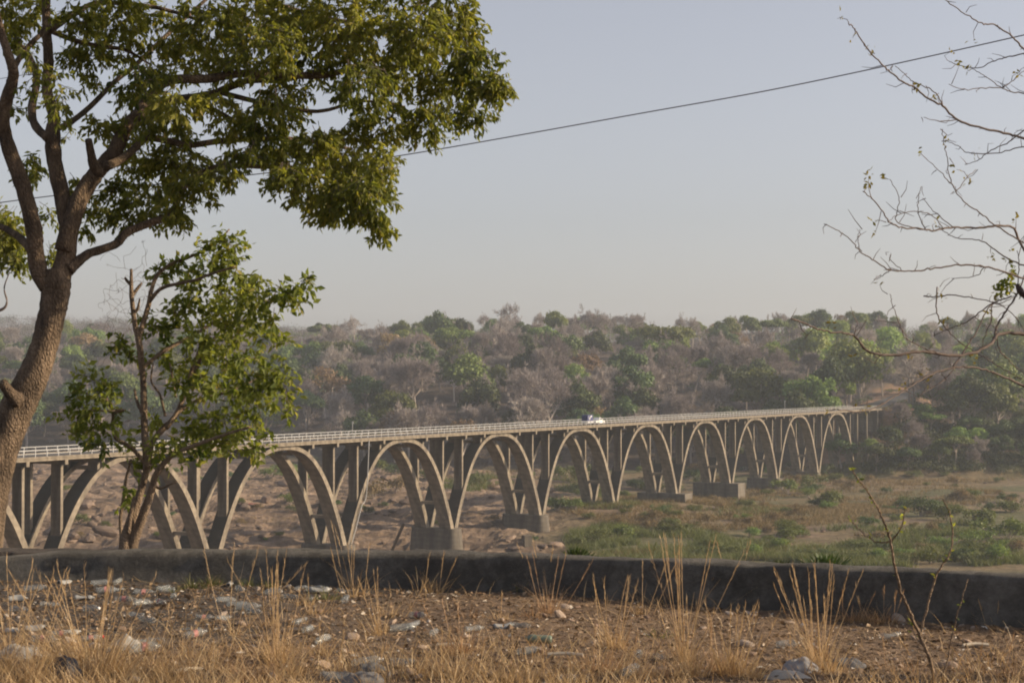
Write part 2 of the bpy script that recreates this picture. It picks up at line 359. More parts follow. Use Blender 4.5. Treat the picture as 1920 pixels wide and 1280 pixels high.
sheet('ground', gy, near_z, M_SOIL, lambda X, Y: dict(ash=.2 + .5 * sstep(1.0, -2.5, X) * sstep(9.2, 11, Y) + .25 * sstep(12, 13, Y)), gx)

# ------------------------------------------------------------------ the low wall along the edge
wx = np.arange(-16, 11, .09); wyv = wall_y(wx); k_ = np.hanning(15); k_ /= k_.sum()
wyv = np.convolve(np.pad(wyv, 7, mode='edge'), k_, 'valid'); wh = np.convolve(np.pad(wall_h(wx), 7, mode='edge'), k_, 'valid')
prof = [(-.12, -.1), (-.1, .05), (-.075, .3), (-.05, .55), (-.035, .82), (-.015, .95), (.03, 1.0), (.13, 1.01), (.22, 1.0), (.28, .93), (.31, .6), (.31, -.3)]
V = np.array([[[x, y + o, -1.6 + (h + .012 * (fbm(x * 3, o * 9 + 5, 2, 81) - .5)) * zf] for (o, zf) in prof] for x, y, h in zip(wx, wyv, wh)])
V += .03 * (np.stack([fbm(V[..., 0] * 2 + k * 9, V[..., 2] * 6 + V[..., 1] * 5, 4, 83) for k in range(3)], -1) - .5)
V[..., 2] += .03 * (fbm(V[..., 0] * 6, V[..., 1] * 3, 5, 87) - .5)
n_, m_ = V.shape[:2]; i, j = np.meshgrid(np.arange(n_ - 1), np.arange(m_ - 1), indexing='ij')
Q = np.stack([i * m_ + j, (i + 1) * m_ + j, (i + 1) * m_ + j + 1, i * m_ + j + 1], -1).reshape(-1, 4)
tag(obj('low_wall', mesh('low_wall', V, Q, mat=M_WALL, smooth=True)), 'low dark concrete wall with a rounded top along the edge of the littered ground', 'wall')
# ------------------------------------------------------------------ the bridge
bridge = empty('arch_bridge', (0, 0, 0)); tag(bridge, 'long concrete bridge of tall open arches carrying a road across the dry riverbed', 'bridge')
RA = 19.35; ZT = -12.5
def arch_z(u): return ZT - .36 - 19.3 * np.abs(u) ** 2.6
rotz = math.atan2(CT, ST)
class BP:                                      # one part mesh, made round its own origin and shared by its copies
    def __init__(s, name, V, Q, T=None, mat=None, smooth=False): s.name = name; s.me = mesh(name, V, Q, T, mat=mat or M_CONC, smooth=smooth)
    def at(s, a, t=0, z=0, parent=None, name=None):
        o = obj(name or s.name, s.me, parent or bridge); p = BW([a, t, z]); o.location = p; o.rotation_euler = (0, 0, rotz); return o
def bbox(a0, a1, t0, t1, z0, z1): return box(a0, a1, t0, t1, z0, z1)
u = np.linspace(-1, 1, 57); zc = arch_z(u); dz = np.gradient(zc, u * RA); nrm = unit(np.stack([-dz, np.ones_like(dz)], -1)); th = .72 + .5 * u ** 2
top = np.stack([u * RA, zc], -1) + nrm * th[:, None] / 2; bot = np.stack([u * RA, zc], -1) - nrm * th[:, None] / 2
def rib_mesh(w_):
    V = np.stack([np.stack([top[:, 0], 0 * u, top[:, 1]], -1), np.stack([top[:, 0], 0 * u + w_, top[:, 1]], -1),
                  np.stack([bot[:, 0], 0 * u + w_, bot[:, 1]], -1), np.stack([bot[:, 0], 0 * u, bot[:, 1]], -1)], 1)
    n = len(u); i, j = np.meshgrid(np.arange(n - 1), np.arange(4), indexing='ij'); j2 = (j + 1) % 4
    Q = np.stack([i * 4 + j, i * 4 + j2, (i + 1) * 4 + j2, (i + 1) * 4 + j], -1).reshape(-1, 4)
    return V.reshape(-1, 3), np.concatenate([Q, [[0, 1, 2, 3]], [[4 * n - 1, 4 * n - 2, 4 * n - 3, 4 * n - 4]]])
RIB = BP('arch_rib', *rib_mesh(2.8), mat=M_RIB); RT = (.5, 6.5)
COL = {}
for k, off in (('s', 8.0), ('t', 16.0)):
    zb = float(np.interp(off / RA, u, top[:, 1])) - (.35 if k == 's' else .7)
    zt = ZT - .75
    COL[k] = BP('column', *bbox(-.26, .26, 0, 1.95, zb, zt))
CAP = BP('cap_beam', *bbox(-.32, .32, -.08, 9.88, ZT - .76, ZT + .02))
xb = lambda off: float(np.interp(off / RA, u, zc))
TIE1 = BP('cross_beam', *bbox(-.4, .4, 3.3, 6.5, -.3, .3))
PAN = {}
mb = MB(); mb.add(*bbox(.02, 7.98, .06, 9.74, ZT, ZT + .3)); mb.add(*bbox(.02, 7.98, 0, .5, ZT + .3, ZT + .62)); mb.add(*bbox(.02, 7.98, 9.3, 9.8, ZT + .3, ZT + .62))
mb.add(*bbox(.015, 7.985, -.1, .06, ZT - .03, ZT + .17))
PANEL = BP('deck_panel', np.concatenate(mb.V), np.concatenate(mb.Q))
S0, S1 = -2, 10
for n in range(S0, S1):
    c = (n + .5) * L
    for t_ in RT: RIB.at(c, t_)
    for s_ in (-1, 1):
        for k, off in (('s', 8.0), ('t', 16.0)):
            CAP.at(c + s_ * off)
            for t_ in (.85, 6.95): COL[k].at(c + s_ * off, t_)
        TIE1.at(c + s_ * 7.0, 0, xb(7.0)); TIE1.at(c + s_ * 16.9, 0, xb(16.9))
for a in np.arange(S0 * L, 426, 8.0): PANEL.at(a)
# piers
def stadium(h, r0, r1, t0=-.4, t1=10.2):
    k = np.linspace(0, 2 * np.pi, 32, endpoint=False); ring = []
    for r, z in ((r1, -h), (r0, 0)):
        x = np.cos(k) * r; y = np.where(np.sin(k) < 0, t0 + 1.6 + np.sin(k) * r, t1 - 1.6 + np.sin(k) * r); ring.append(np.stack([x, y, np.full(32, z)], -1))
    V = np.concatenate(ring + [[[0, 4.9, 0]]]); j = np.arange(32); j2 = (j + 1) % 32
    return V, np.stack([j, j2, j2 + 32, j + 32], -1), np.stack([j + 32, j2 + 32, np.full(32, 64)], -1)
ZS = -31.9
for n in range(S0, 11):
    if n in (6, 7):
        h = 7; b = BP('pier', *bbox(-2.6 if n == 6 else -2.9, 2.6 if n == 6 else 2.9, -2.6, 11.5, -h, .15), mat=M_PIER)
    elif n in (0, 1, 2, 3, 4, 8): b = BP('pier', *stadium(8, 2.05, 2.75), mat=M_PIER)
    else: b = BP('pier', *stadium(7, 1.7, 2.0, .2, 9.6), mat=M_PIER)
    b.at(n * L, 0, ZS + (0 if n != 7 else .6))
# end trestles and the abutment on the far bank
for a in (404.5, 416):
    CAP.at(a)
    for t_ in (.85, 7.6):
        BP('column', *bbox(-.3, .3, 0, 1.2, -30 if a < 410 else -24, ZT - .75)).at(a, t_)
BP('abutment', *bbox(0, 1.2, 0, 9.8, -22, ZT)).at(426)
V, Q = bbox(S0 * L, 426, .52, 9.28, ZT + .3, ZT + .42); BP('roadway', V, Q, mat=M_ROAD).at(0)
# railings
for t_, near in ((.25, True), (9.55, False)):
    r = MB()
    for z0, z1, d in ((1.5, 1.62, .07), (1.02, 1.1, .05)): r.add(*bbox(S0 * L, 426, t_ - d, t_ + d, ZT + z0, ZT + z1))
    rl = BP('railing', np.concatenate(r.V), np.concatenate(r.Q), mat=M_RAIL).at(0)
    V, Q = bbox(-.07, .07, -.055, .055, ZT + .62, ZT + 1.5); me = mesh('rail_post', V, Q, mat=M_RAIL)
    inv = rl.matrix_basis.inverted()
    al = MB()
    for a in np.arange(S0 * L + 1, 426, 2.4):
        if near and a > -45:
            o = obj('rail_post', me, rl); o.location = (a, t_, 0)
        elif not near: al.add(V + [a, t_, 0], Q)
    if not near: tag(al.build('rail_post_row', M_RAIL, rl), kind='stuff')
# white drain pipe that runs down from the deck and along the rib
pp = [[2.19 * L - 1.2, -.18, ZT + .1], [2.17 * L - 1.2, -.1, -22.6], [2.13 * L - 1, .1, -25.0], [2.055 * L, .2, -29.5], [2.0 * L + .9, .3, -32.3]]
V, Q, T = tube(cat(pp, 6), .11, 6); BP('drain_pipe', V, Q, T, mat=M_RAIL, smooth=True).at(0)
for a, h in ((81.5, 3.3), (326, 4.2)):
    p = empty('marker_post', BW([a, .4, ZT + .62]), rotz)
    V, Q, T = tube([[0, 0, 0], [0, 0, h * .6], [0, 0, h]], .07, 6); obj('post', mesh('post', V, Q, T, mat=M_RAIL), p)
    V, Q = box(-.03, .03, -.2, .2, h - .45, h); obj('plate', mesh('plate', V + [.1, 0, 0], Q, mat=M_RAIL), p)
    tag(p, 'thin white post on the bridge deck above the white drain pipe' if a < 100 else 'taller thin white post on the bridge deck near its far end', 'post', 'posts on the bridge deck')
# road past the bridge
rc = ROADC[12:]; tn = unit(np.gradient(rc[:, :2], axis=0)); nr = np.stack([-tn[:, 1], tn[:, 0]], -1)
V = np.concatenate([np.c_[rc[:, :2] - nr * 4.6, rc[:, 2] + .04], np.c_[rc[:, :2] + nr * 4.6, rc[:, 2] + .04]]); n = len(rc); i = np.arange(n - 1)
tag(obj('road', mesh('road', V, np.stack([i, i + 1, n + i + 1, n + i], -1), mat=M_ROAD)), kind='structure')
# pickup towing a loaded trailer
M_WHITE = plain('white_paint', (.8, .79, .76), .4, spec=.5); M_GLASS = plain('dark_glass', (.03, .035, .04), .1, spec=.6); M_TYRE = plain('tyre_rubber', (.025, .025, .025), .8)
M_BLUE = NT('blue_tarp'); M_BLUE = M_BLUE.pbr(M_BLUE.ramp(M_BLUE.noise(3, 3), [(.35, (.035, .04, .11)), (.7, (.06, .07, .17))]), .6); M_SILVER = plain('trailer_steel', (.45, .46, .48), .5)
def loft(sections):
    """sections: (x, half width, z0, z1) rings joined along x"""
    V = []; Q = []
    for x, hw, z0, z1 in sections: V += [[x, -hw, z0], [x, hw, z0], [x, hw * .94, z1], [x, -hw * .94, z1]]
    for k in range(len(sections) - 1):
        b = 4 * k
        for j in range(4): Q.append([b + j, b + (j + 1) % 4, b + 4 + (j + 1) % 4, b + 4 + j])
    e = 4 * (len(sections) - 1); Q += [[3, 2, 1, 0], [e, e + 1, e + 2, e + 3]]
    return np.array(V, float), np.array(Q)
def wheel(parent, x, y, r):
    w_ = obj('wheel', mesh('wheel', *tube([[0, -.13, 0], [0, -.1, 0], [0, .1, 0], [0, .13, 0]], [r * .85, r, r, r * .85], 16), mat=M_TYRE), parent); w_.location = (x, y, r)
    obj('rim', mesh('rim', *tube([[0, -.14, 0], [0, .14, 0]], [r * .55] * 2, 12), mat=M_SILVER), w_)
zd = ZT + .43
pk = empty('pickup', BW([194.7, 3.0, zd]), rotz); tag(pk, 'white pickup towing a trailer across the bridge', 'pickup')
obj('body', mesh('body', *loft([(-2.5, .84, .55, 1.08), (-.55, .88, .42, 1.12), (-.5, .88, .38, 1.15), (1.1, .88, .38, 1.15), (2.3, .84, .42, 1.05), (2.6, .74, .5, .92)]), mat=M_WHITE), pk)
obj('cab', mesh('cab', *loft([(-.62, .84, 1.15, 1.3), (-.4, .8, 1.15, 1.76), (.45, .78, 1.15, 1.78), (1.2, .82, 1.15, 1.2)]), mat=M_WHITE), pk)
for y0 in (-.83, .81): obj('side_window', mesh('side_window', *loft([(-.32, .01, 1.26, 1.64), (.35, .01, 1.26, 1.66), (.82, .01, 1.26, 1.32)]), mat=M_GLASS), pk).location = (0, y0, 0)
obj('windscreen', mesh('windscreen', np.array([[.56, -.68, 1.73], [.56, .68, 1.73], [1.14, .74, 1.24], [1.14, -.74, 1.24]]) + [.03, 0, .03], [[0, 1, 2, 3]], mat=M_GLASS), pk)
for y0 in (-.62, .62): obj('headlight', mesh('headlight', *box(2.56, 2.63, y0 - .14, y0 + .14, .66, .84), mat=M_SILVER), pk)
obj('bumper', mesh('bumper', *box(2.58, 2.72, -.8, .8, .4, .58), mat=M_SILVER), pk)
for x in (-1.55, 1.6):
    for y in (-.76, .76): wheel(pk, x, y, .38)
tr = empty('trailer', BW([189.0, 3.0, zd]), rotz); tag(tr, 'small trailer behind the white pickup, stacked with a dark blue covered load', 'trailer')
obj('bed', mesh('bed', *box(-1.7, 1.6, -.9, .9, .6, 1.05), mat=M_SILVER), tr)
obj('drawbar', mesh('drawbar', *box(1.6, 3.0, -.06, .06, .55, .65), mat=M_SILVER), tr)
for y in (-.95, .95): wheel(tr, -.2, y, .33)
ld = empty('covered_load', BW([189.0, 3.0, zd + 1.05]), rotz); tag(ld, 'dark blue covered load with a pale mark, riding on the trailer', 'load')
obj('cover', mesh('cover', *loft([(-1.6, .8, 0, 1.25), (-1.4, .88, 0, 1.5), (0, .88, 0, 1.55), (1.3, .88, 0, 1.5), (1.5, .8, 0, 1.3)]), mat=M_BLUE), ld)
mb = MB(); y0 = -.9
for (x0, x1, za, zb) in ((-1.1, -.75, 1.2, .35), (-.75, -.1, .4, 1.0), (-.1, .6, 1.0, 1.25)):
    mb.add([[x0, y0, za - .14], [x1, y0, zb - .14], [x1, y0, zb + .14], [x0, y0, za + .14]], [[0, 1, 2, 3]])
mb.build('pale_mark', M_WHITE, ld)
# a beam leaning on the third pier, a small concrete stump on the rocks
b0 = P(735, 1031, 360); b1 = BW([3 * L - 2.4, 11.6, ZS - .3]); b1[2] = P(778, 985, 358)[2]
V, Q, T = tube([b0, (b0 + b1) / 2, b1], .34, 7); tag(obj('leaning_beam', mesh('leaning_beam', V, Q, T, mat=M_BARK)), 'dark beam leaning against the broad rounded pier above the rocks', 'beam')
# ------------------------------------------------------------------ far bank: tree kinds, each built once and copied
def limb_path(rng, a, d, ln, n=4, wig=.18, up=.1):
    pts = [np.array(a, float)]; d = unit(np.array(d, float))
    for k in range(n):
        d = unit(d + rng.normal(size=3) * wig + [0, 0, up]); pts.append(pts[-1] + d * ln / n)
    return np.array(pts), d
def crown_leaves(rng, blobs, n, size, out=.75):
    wts = np.array([b[3] * b[3] * b[4] for b in blobs]); wts = wts / wts.sum(); Ps = []; Ns = []; Tn = []
    for b, wt in zip(blobs, wts):
        m = max(8, int(n * wt)); d = unit(rng.normal(size=(m, 3))); d[:, 2] = np.where(d[:, 2] < -.35, -d[:, 2], d[:, 2])
        r = rng.uniform(out ** 3, 1, m) ** (1 / 3) * (1 + .18 * rng.normal(size=m)); r = np.clip(r, .25, 1.35)
        Ps.append(np.array(b[:3]) + d * r[:, None] * [b[3], b[3], b[4]]); Ns.append(unit(d + rng.normal(size=(m, 3)) * .5)); Tn.append(np.clip(rng.normal(.5 + rng.normal() * .18, .2, m), 0, 1))
    Pn = np.concatenate(Ps); N = np.concatenate(Ns); tn = np.concatenate(Tn)
    D = unit(np.cross(N, rng.normal(size=N.shape)))
    s = size * rng.uniform(.6, 1.3, len(Pn)); V, Q = leaves(Pn - D * s[:, None] / 2, D, N, s, s * .75)
    return V, Q, np.repeat(tn, 4)
def leafy(seed, h, cr, form, n=3000, size=.82, lm=None, tm=None):
    rng = np.random.default_rng(seed); tk = MB(); th = h * {'round': .42, 'flat': .6, 'tall': .35, 'open': .5}[form]
    tp, d = limb_path(rng, (0, 0, -1.5), (rng.normal() * .1, rng.normal() * .1, 1), th + 1.5, 5, .08, .1)
    tk.add(*tube(tp, np.linspace(.028 * h, .017 * h, len(tp)), 6)); blobs = []
    nb = {'round': 9, 'flat': 11, 'tall': 9, 'open': 8}[form]
    for k in range(nb):
        az = k * 2.4 + rng.uniform(0, .8); rr = cr * rng.uniform(.35, .8) * (0 if k == 0 else 1)
        if form == 'flat': c = (math.cos(az) * rr, math.sin(az) * rr, h * rng.uniform(.78, .9)); b = (cr * rng.uniform(.34, .5), cr * rng.uniform(.16, .25))
        elif form == 'tall': c = (math.cos(az) * rr * .7, math.sin(az) * rr * .7, h * (.4 + .5 * k / nb)); b = (cr * rng.uniform(.4, .6), cr * rng.uniform(.35, .55))
        else: c = (math.cos(az) * rr, math.sin(az) * rr, h * rng.uniform(.5, .86) if k else h * .84); b = (cr * rng.uniform(.3, .5), cr * rng.uniform(.26, .42))
        c = np.array(c) + [tp[-1][0], tp[-1][1], 0]; blobs.append((*c, b[0], b[1]))
        a = tp[-1 - (k % 2)]; e = c - [0, 0, b[1] * .3]; m = (a + e) / 2 + rng.normal(size=3) * .05 * h
        tk.add(*tube(cat([a, m, e], 3), np.linspace(.012 * h, .004 * h, 7), 4, cap=False))
    V, Q, tn = crown_leaves(rng, blobs, n, size, .6 if form == 'open' else .78)
    return tk.mesh('trunk', tm or M_FTRUNK), mesh('crown', V, Q, None, tn, False, lm)
def bare(seed, h, spread, pale=False, fuzz=2200, lv=3):
    rng = np.random.default_rng(seed); tk = MB(); tips = []
    th = h * rng.uniform(.38, .5); tp, d = limb_path(rng, (0, 0, -1.5), (rng.normal() * .12, rng.normal() * .12, 1), th + 1.5, 5, .09, .1)
    r0 = .026 * h * (1.5 if spread > .7 else 1); tk.add(*tube(tp, np.linspace(r0, r0 * .65, len(tp)), 6))
    def grow(a, d, ln, r, k):
        pts, d2 = limb_path(rng, a, d, ln, 4, .2, .07); tk.add(*tube(pts, np.linspace(r, r * .5, 5), 4 if k < 2 else 3, cap=False))
        if k == lv: tips.append((pts[2], d2)); tips.append((pts[-1], d2)); return
        for q in range(rng.integers(3, 5)):
            b = pts[rng.integers(2, 5)]; dd = unit(d2 + rng.normal(size=3) * .55 * (.7 + spread)); grow(b, dd, ln * rng.uniform(.5, .75), r * .5, k + 1)
    for q in range(rng.integers(5, 7)):
        az = q * 2 * math.pi / 5 + rng.uniform(0, .9); el = rng.uniform(.6, 1.5) / (spread + .25)
        grow(tp[-1 - rng.integers(0, 2)], (math.cos(az), math.sin(az), el), h * rng.uniform(.28, .4), r0 * .42, 1)
    A = np.array([x[0] for x in tips]); D = np.array([x[1] for x in tips]); idx = rng.integers(0, len(A), fuzz)
    Dn = unit(D[idx] + rng.normal(size=(fuzz, 3)) * .55); ln = rng.uniform(.06, .13, fuzz) * h
    V, Q = leaves(A[idx], Dn, unit(rng.normal(size=(fuzz, 3))), ln, ln * .07 + .03)
    C = A.mean(0) + [0, 0, .03 * h]; E_ = A.std(0) * [1.25, 1.25, 1.45] + .4; m = int(fuzz * .55); d_ = unit(rng.normal(size=(m, 3))); d_[:, 2] = np.where(d_[:, 2] < -.3, -d_[:, 2], d_[:, 2]); d_ *= (1 + .22 * np.sin(d_[:, :1] * 5 + seed) * np.cos(d_[:, 1:2] * 4))
    p_ = C + d_ * E_ * (rng.uniform(.35, 1, m) ** .5)[:, None]; l2 = rng.uniform(.05, .1, m) * h
    V2, Q2 = leaves(p_, unit(d_ + rng.normal(size=(m, 3)) * .6 + [0, 0, .3]), unit(rng.normal(size=(m, 3))), l2, l2 * .11 + .04); Q = np.concatenate([Q, Q2 + len(V)]); V = np.concatenate([V, V2]); fuzz = fuzz + m
    return tk.mesh('trunk', M_FPALE if pale else M_FTRUNK), mesh('crown', V, Q, None, np.repeat(rng.uniform(0, 1, fuzz), 4), False, M_FTWIG)
KIND = {}
def kind(key, name, desc, group, metas, h): KIND[key] = dict(name=name, desc=desc, group=group, me=metas, h=h)
H = 14.0
kind('dark', 'leafy_tree', 'dark green leafy tree', 'leafy trees on the far bank', [leafy(100 + k, H, 6.2, f, lm=M_FDARK) for k, f in enumerate(('round', 'round', 'open'))], H)
kind('mid', 'leafy_tree', 'green leafy tree', 'leafy trees on the far bank', [leafy(110 + k, H, 6.4, f, lm=M_FMID) for k, f in enumerate(('round', 'flat', 'open', 'round'))], H)
kind('light', 'leafy_tree', 'bright green leafy tree', 'leafy trees on the far bank', [leafy(120 + k, H, 6.0, f, lm=M_FLIGHT) for k, f in enumerate(('round', 'tall', 'open', 'round'))], H)
kind('bare', 'bare_tree', 'leafless grey brown tree', 'bare trees on the far bank', [bare(130 + k, H, s) for k, s in enumerate((.45, .6, .5, .75, .4))], H)
kind('pale', 'bare_tree', 'pale limbed leafless tree', 'bare trees on the far bank', [bare(140 + k, H, s, True, 900) for k, s in enumerate((.5, .65))], H)
kind('rusty', 'rusty_tree', 'rust brown crowned tree', 'rust brown trees on the far bank', [leafy(150 + k, H, 5.8, f, 1100, lm=M_FORANGE, tm=M_FPALE) for k, f in enumerate(('open', 'round'))], H)
kind('flat', 'flat_topped_tree', 'broad flat topped green tree', 'leafy trees on the far bank', [leafy(160, H, 8.5, 'flat', 2200, lm=M_FMID)], H)
kind('baobab', 'bare_tree', 'big bare tree with thick limbs', 'bare trees on the far bank', [bare(170 + k, H, .9, False, 1000) for k in range(2)], H)
FAR = []
def plant(k, x, y, h, var=None, note=None, squash=1.0):
    K = KIND[k]; tm, cm = K['me'][(random.randrange(len(K['me'])) if var is None else var) % len(K['me'])]
    z = float(terr(x, y)); r = empty(K['name'], (x, y, z - .2), random.uniform(0, 6.28)); s = h / K['h']; r.scale = (s * squash, s * squash, s)
    tr_ = obj('trunk', tm, r); cr_ = obj('crown', cm, r)
    r['category'] = 'tree'; r['group'] = K['group']
    if note: r['label'] = note
    FAR.append((r, k, proj((x, y, z + h * .65)), proj((x, y, z + h)), note)); return r
def ground_at(px_, py_, y0=560, y1=1500):
    Y = np.arange(y0, y1, 2.0); h, u_ = ray(px_, py_); z = terr(h * Y, Y); k = np.nonzero(z >= u_ * Y)[0]
    Yh = Y[k[0]] if len(k) else 1100.0
    return h * Yh, Yh
taken = []
def special(k, x, ytop, ybase, note, var=0, squash=1.0):
    gx_, gy_ = ground_at(x, ybase); z = float(terr(gx_, gy_)); h = ray(x, ytop)[1] * gy_ - z
    taken.append((gx_, gy_)); plant(k, gx_, gy_, float(np.clip(h, 5, 32)), var, note, squash)
special('dark', 825, 586, 672, 'tallest dense green tree standing up from the middle of the wooded skyline', 0, .8)
special('dark', 868, 598, 668, 'dense green tree beside the tallest green one on the skyline', 2, .7)
special('baobab', 955, 571, 650, 'tall bare tree spreading its limbs above the middle of the skyline', 0, .7)
special('light', 1048, 582, 655, 'thin crowned pale green tree on the skyline between the two big bare ones', 2, .8)
special('baobab', 1128, 580, 650, 'bare umbrella shaped tree on the skyline above the pickup', 1, .9)
special('rusty', 1103, 662, 740, 'rust brown tree on the slope above the pickup', 0)
special('pale', 928, 612, 690, 'pale limbed bare tree high on the slope below the tall bare tree', 0, .8)
special('mid', 762, 668, 745, 'green tree with a small crown on a long thin pale trunk', 1, .62)
special('dark', 1425, 675, 768, 'largest dark green tree at the foot of the wooded slope', 0, .95)
special('flat', 1235, 612, 715, 'broad domed green tree spreading high on the slope', 0, .95)
special('flat', 635, 640, 720, 'broad dark domed green tree on the slope beyond the second full arch', 0, .8)
special('pale', 1222, 700, 775, 'pale forked bare tree low on the slope behind the bridge railing', 1)
special('bare', 905, 745, 800, 'bare fan shaped bush tree behind the railing at mid bridge', 1)
special('light', 1615, 640, 735, 'bright green column shaped tree beside the road cutting', 1, .75)
special('light', 1655, 650, 742, 'bright green rounded tree above the road past the bridge', 0, .8)
special('dark', 1578, 815, 880, 'dark rounded bush tree hiding the foot of the last arch', 0, 1.1)
special('mid', 1600, 590, 655, 'green tree standing up from the skyline above the far bridge end', 2, .8)
special('mid', 1450, 597, 660, 'green tree with layered crown on the skyline above the eighth arch', 1, .9)
special('mid', 1372, 596, 660, 'green tree on the skyline above the seventh and eighth arches', 3, .9)
special('light', 1625, 820, 870, 'yellow green tree in front of the trestle at the far bridge end', 2, 1.0)
special('mid', 1790, 815, 878, 'green topped tree in the dark thicket past the bridge end', 1, 1.1)
for k in range(64):                       # thicket below the road past the bridge
    R2 = np.random.default_rng(500 + k); x = R2.uniform(1640, 1990); yb = R2.uniform(775, 888); kk = R2.choice(['dark', 'mid', 'bare', 'light', 'pale'], p=[.38, .22, .3, .06, .04])
    gx_, gy_ = ground_at(x, yb)
    if min(np.hypot(c[0] - gx_, c[1] - gy_) for c in taken) < 5 or np.min(np.hypot(ROADC[:, 0] - gx_, ROADC[:, 1] - gy_)) < 12: continue
    lim = ray(x, 757)[1] * gy_ - float(terr(gx_, gy_)) if x < 1745 else 99
    if lim < 3.5: continue
    taken.append((gx_, gy_)); plant(kk, gx_, gy_, min(R2.uniform(7, 12), lim), None, None, 1.2)
fr = np.random.default_rng(21); tries = 0; n_ind = 0; cells = [np.array(p) for p in taken]
def clear(x, y, h):
    s = (x - P0[0]) * ST + (y - P0[1]) * CT; t_ = -(x - P0[0]) * CT + (y - P0[1]) * ST
    if -200 < s < 432 and -7 < t_ < 16: return False
    return np.min(np.hypot(ROADC[:, 0] - x, ROADC[:, 1] - y)) > 9
nkind = {True: 0, False: 0}
while tries < 14000 and n_ind < 640:
    tries += 1
    y = 600 + 560 * fr.uniform() ** 1.25; x = fr.uniform(-.335, .335) * y
    if y < foot(x) + 4: continue
    d = y - foot(x); mind = 6 + 4.5 * d / 350
    if not clear(x, y, 12): continue
    if any((c[0] - x) ** 2 + (c[1] - y) ** 2 < mind ** 2 for c in cells): continue
    pxx, pyy = proj((x, y, float(terr(x, y)) + 8))
    if abs(pxx - 1690) < 70 and y < 790 and y > 640 and pyy > 690 : 
        if fr.uniform() < .8: continue
    zone = sstep(1150, 1450, pxx); patch = fbm(x / 70 + 4, y / 70, 2, 91)
    pg = .6 + .3 * zone + .6 * (patch - .5) + .25 * sstep(620, 200, pxx)
    if pyy > 735: pg += .12
    if fr.uniform() < pg:
        k = fr.choice(['dark', 'mid', 'light'], p=[.75, .25, 0] if pyy > 738 else [.45, .45, .1] if zone < .5 and pyy > 660 else ([.3, .6, .1] if zone < .5 else ([.15, .35, .5] if pyy < 735 else [.6, .35, .05])))
    else: k = fr.choice(['bare', 'pale', 'rusty'], p=[.8, .15, .05])
    green_ = k in ('dark', 'mid', 'light')
    if (nkind[green_] >= (262 if green_ else 225)): continue
    nkind[green_] += 1; cells.append(np.array([x, y])); n_ind += 1
    h = fr.uniform(15, 26) * (.8 if d < 12 else 1) * (1 - .24 * sstep(190, 320, d))
    plant(k, x, y, h, None, None, fr.uniform(.8, 1.08) if k not in ('bare', 'pale') else fr.uniform(.74, .98))
# undergrowth and the farther wood read as one mass
def clump_stuff(name, pts, sizes, n, leaf, m, rng, kind_='stuff', flat=.6):
    mb = MB()
    for p, s in zip(pts, sizes):
        V, Q, tn = crown_leaves(rng, [(p[0], p[1], p[2] + s * .35, s, s * flat)], n, leaf * s, .55); mb.add(V, Q, None, tn)
    return tag(mb.build(name, m), kind=kind_)
rr = np.random.default_rng(33)
def scatter(n, y0, y1, cond, pw=1.0, half=.34):
    y = y0 + (y1 - y0) * rr.uniform(size=n) ** pw; x = rr.uniform(-half, half, n) * y; k = cond(x, y); x, y = x[k], y[k]
    k = np.array([clear(a, b, 3) for a, b in zip(x, y)], bool); x, y = x[k], y[k]
    return np.stack([x, y, terr(x, y)], -1)
q = scatter(1700, 600, 1010, lambda x, y: y > foot(x) - 4); clump_stuff('hillside_thicket', q, rr.uniform(1.0, 2.6, len(q)), 90, .2, M_FTWIG, rr)
q = scatter(1400, 600, 1000, lambda x, y: (y > foot(x) - 6) & (fbm(x / 40, y / 40, 3, 93) > .5)); clump_stuff('hillside_undergrowth', q, rr.uniform(1.2, 3.2, len(q)), 90, .22, M_FDARK, rr)
q = scatter(900, 1060, 1350, lambda x, y: y > 0); clump_stuff('ridge_wood', q + [0, 0, 2], rr.uniform(3.0, 5.5, len(q)), 120, .15, M_FARTWIG, rr, flat=.9)
q = scatter(420, 1060, 1350, lambda x, y: fbm(x / 80, y / 80, 3, 95) > .47); clump_stuff('ridge_green_wood', q + [0, 0, 2.5], rr.uniform(3.0, 5.5, len(q)), 90, .2, M_FMID, rr, flat=.9)
q = scatter(2600, 1350, 2800, lambda x, y: (y > 1350), .8); clump_stuff('distant_wood', q + [0, 0, 4], rr.uniform(5, 10, len(q)), 110, .11, M_FARTWIG, rr, flat=.8)
q = scatter(1300, 1350, 2800, lambda x, y: fbm(x / 120, y / 120, 3, 97) > .48, .8); clump_stuff('distant_green_wood', q + [0, 0, 5], rr.uniform(5, 10, len(q)), 110, .11, M_FDARK, rr, flat=.8)
hh = rr.uniform(1630, 2000, 520), rr.uniform(772, 892, 520); q = np.array([(*ground_at(a, b), 0) for a, b in zip(*hh)]); q = q[[clear(a, b, 0) for a, b, _ in q]]; q[:, 2] = terr(q[:, 0], q[:, 1]); q = q[(q[:, 0] / q[:, 1] * FPX + 960 > 1745) | (705 - q[:, 2] / q[:, 1] * FPX > 778)]
clump_stuff('roadside_thicket', q, rr.uniform(1.6, 4.0, len(q)), 110, .2, M_FDARK, rr)
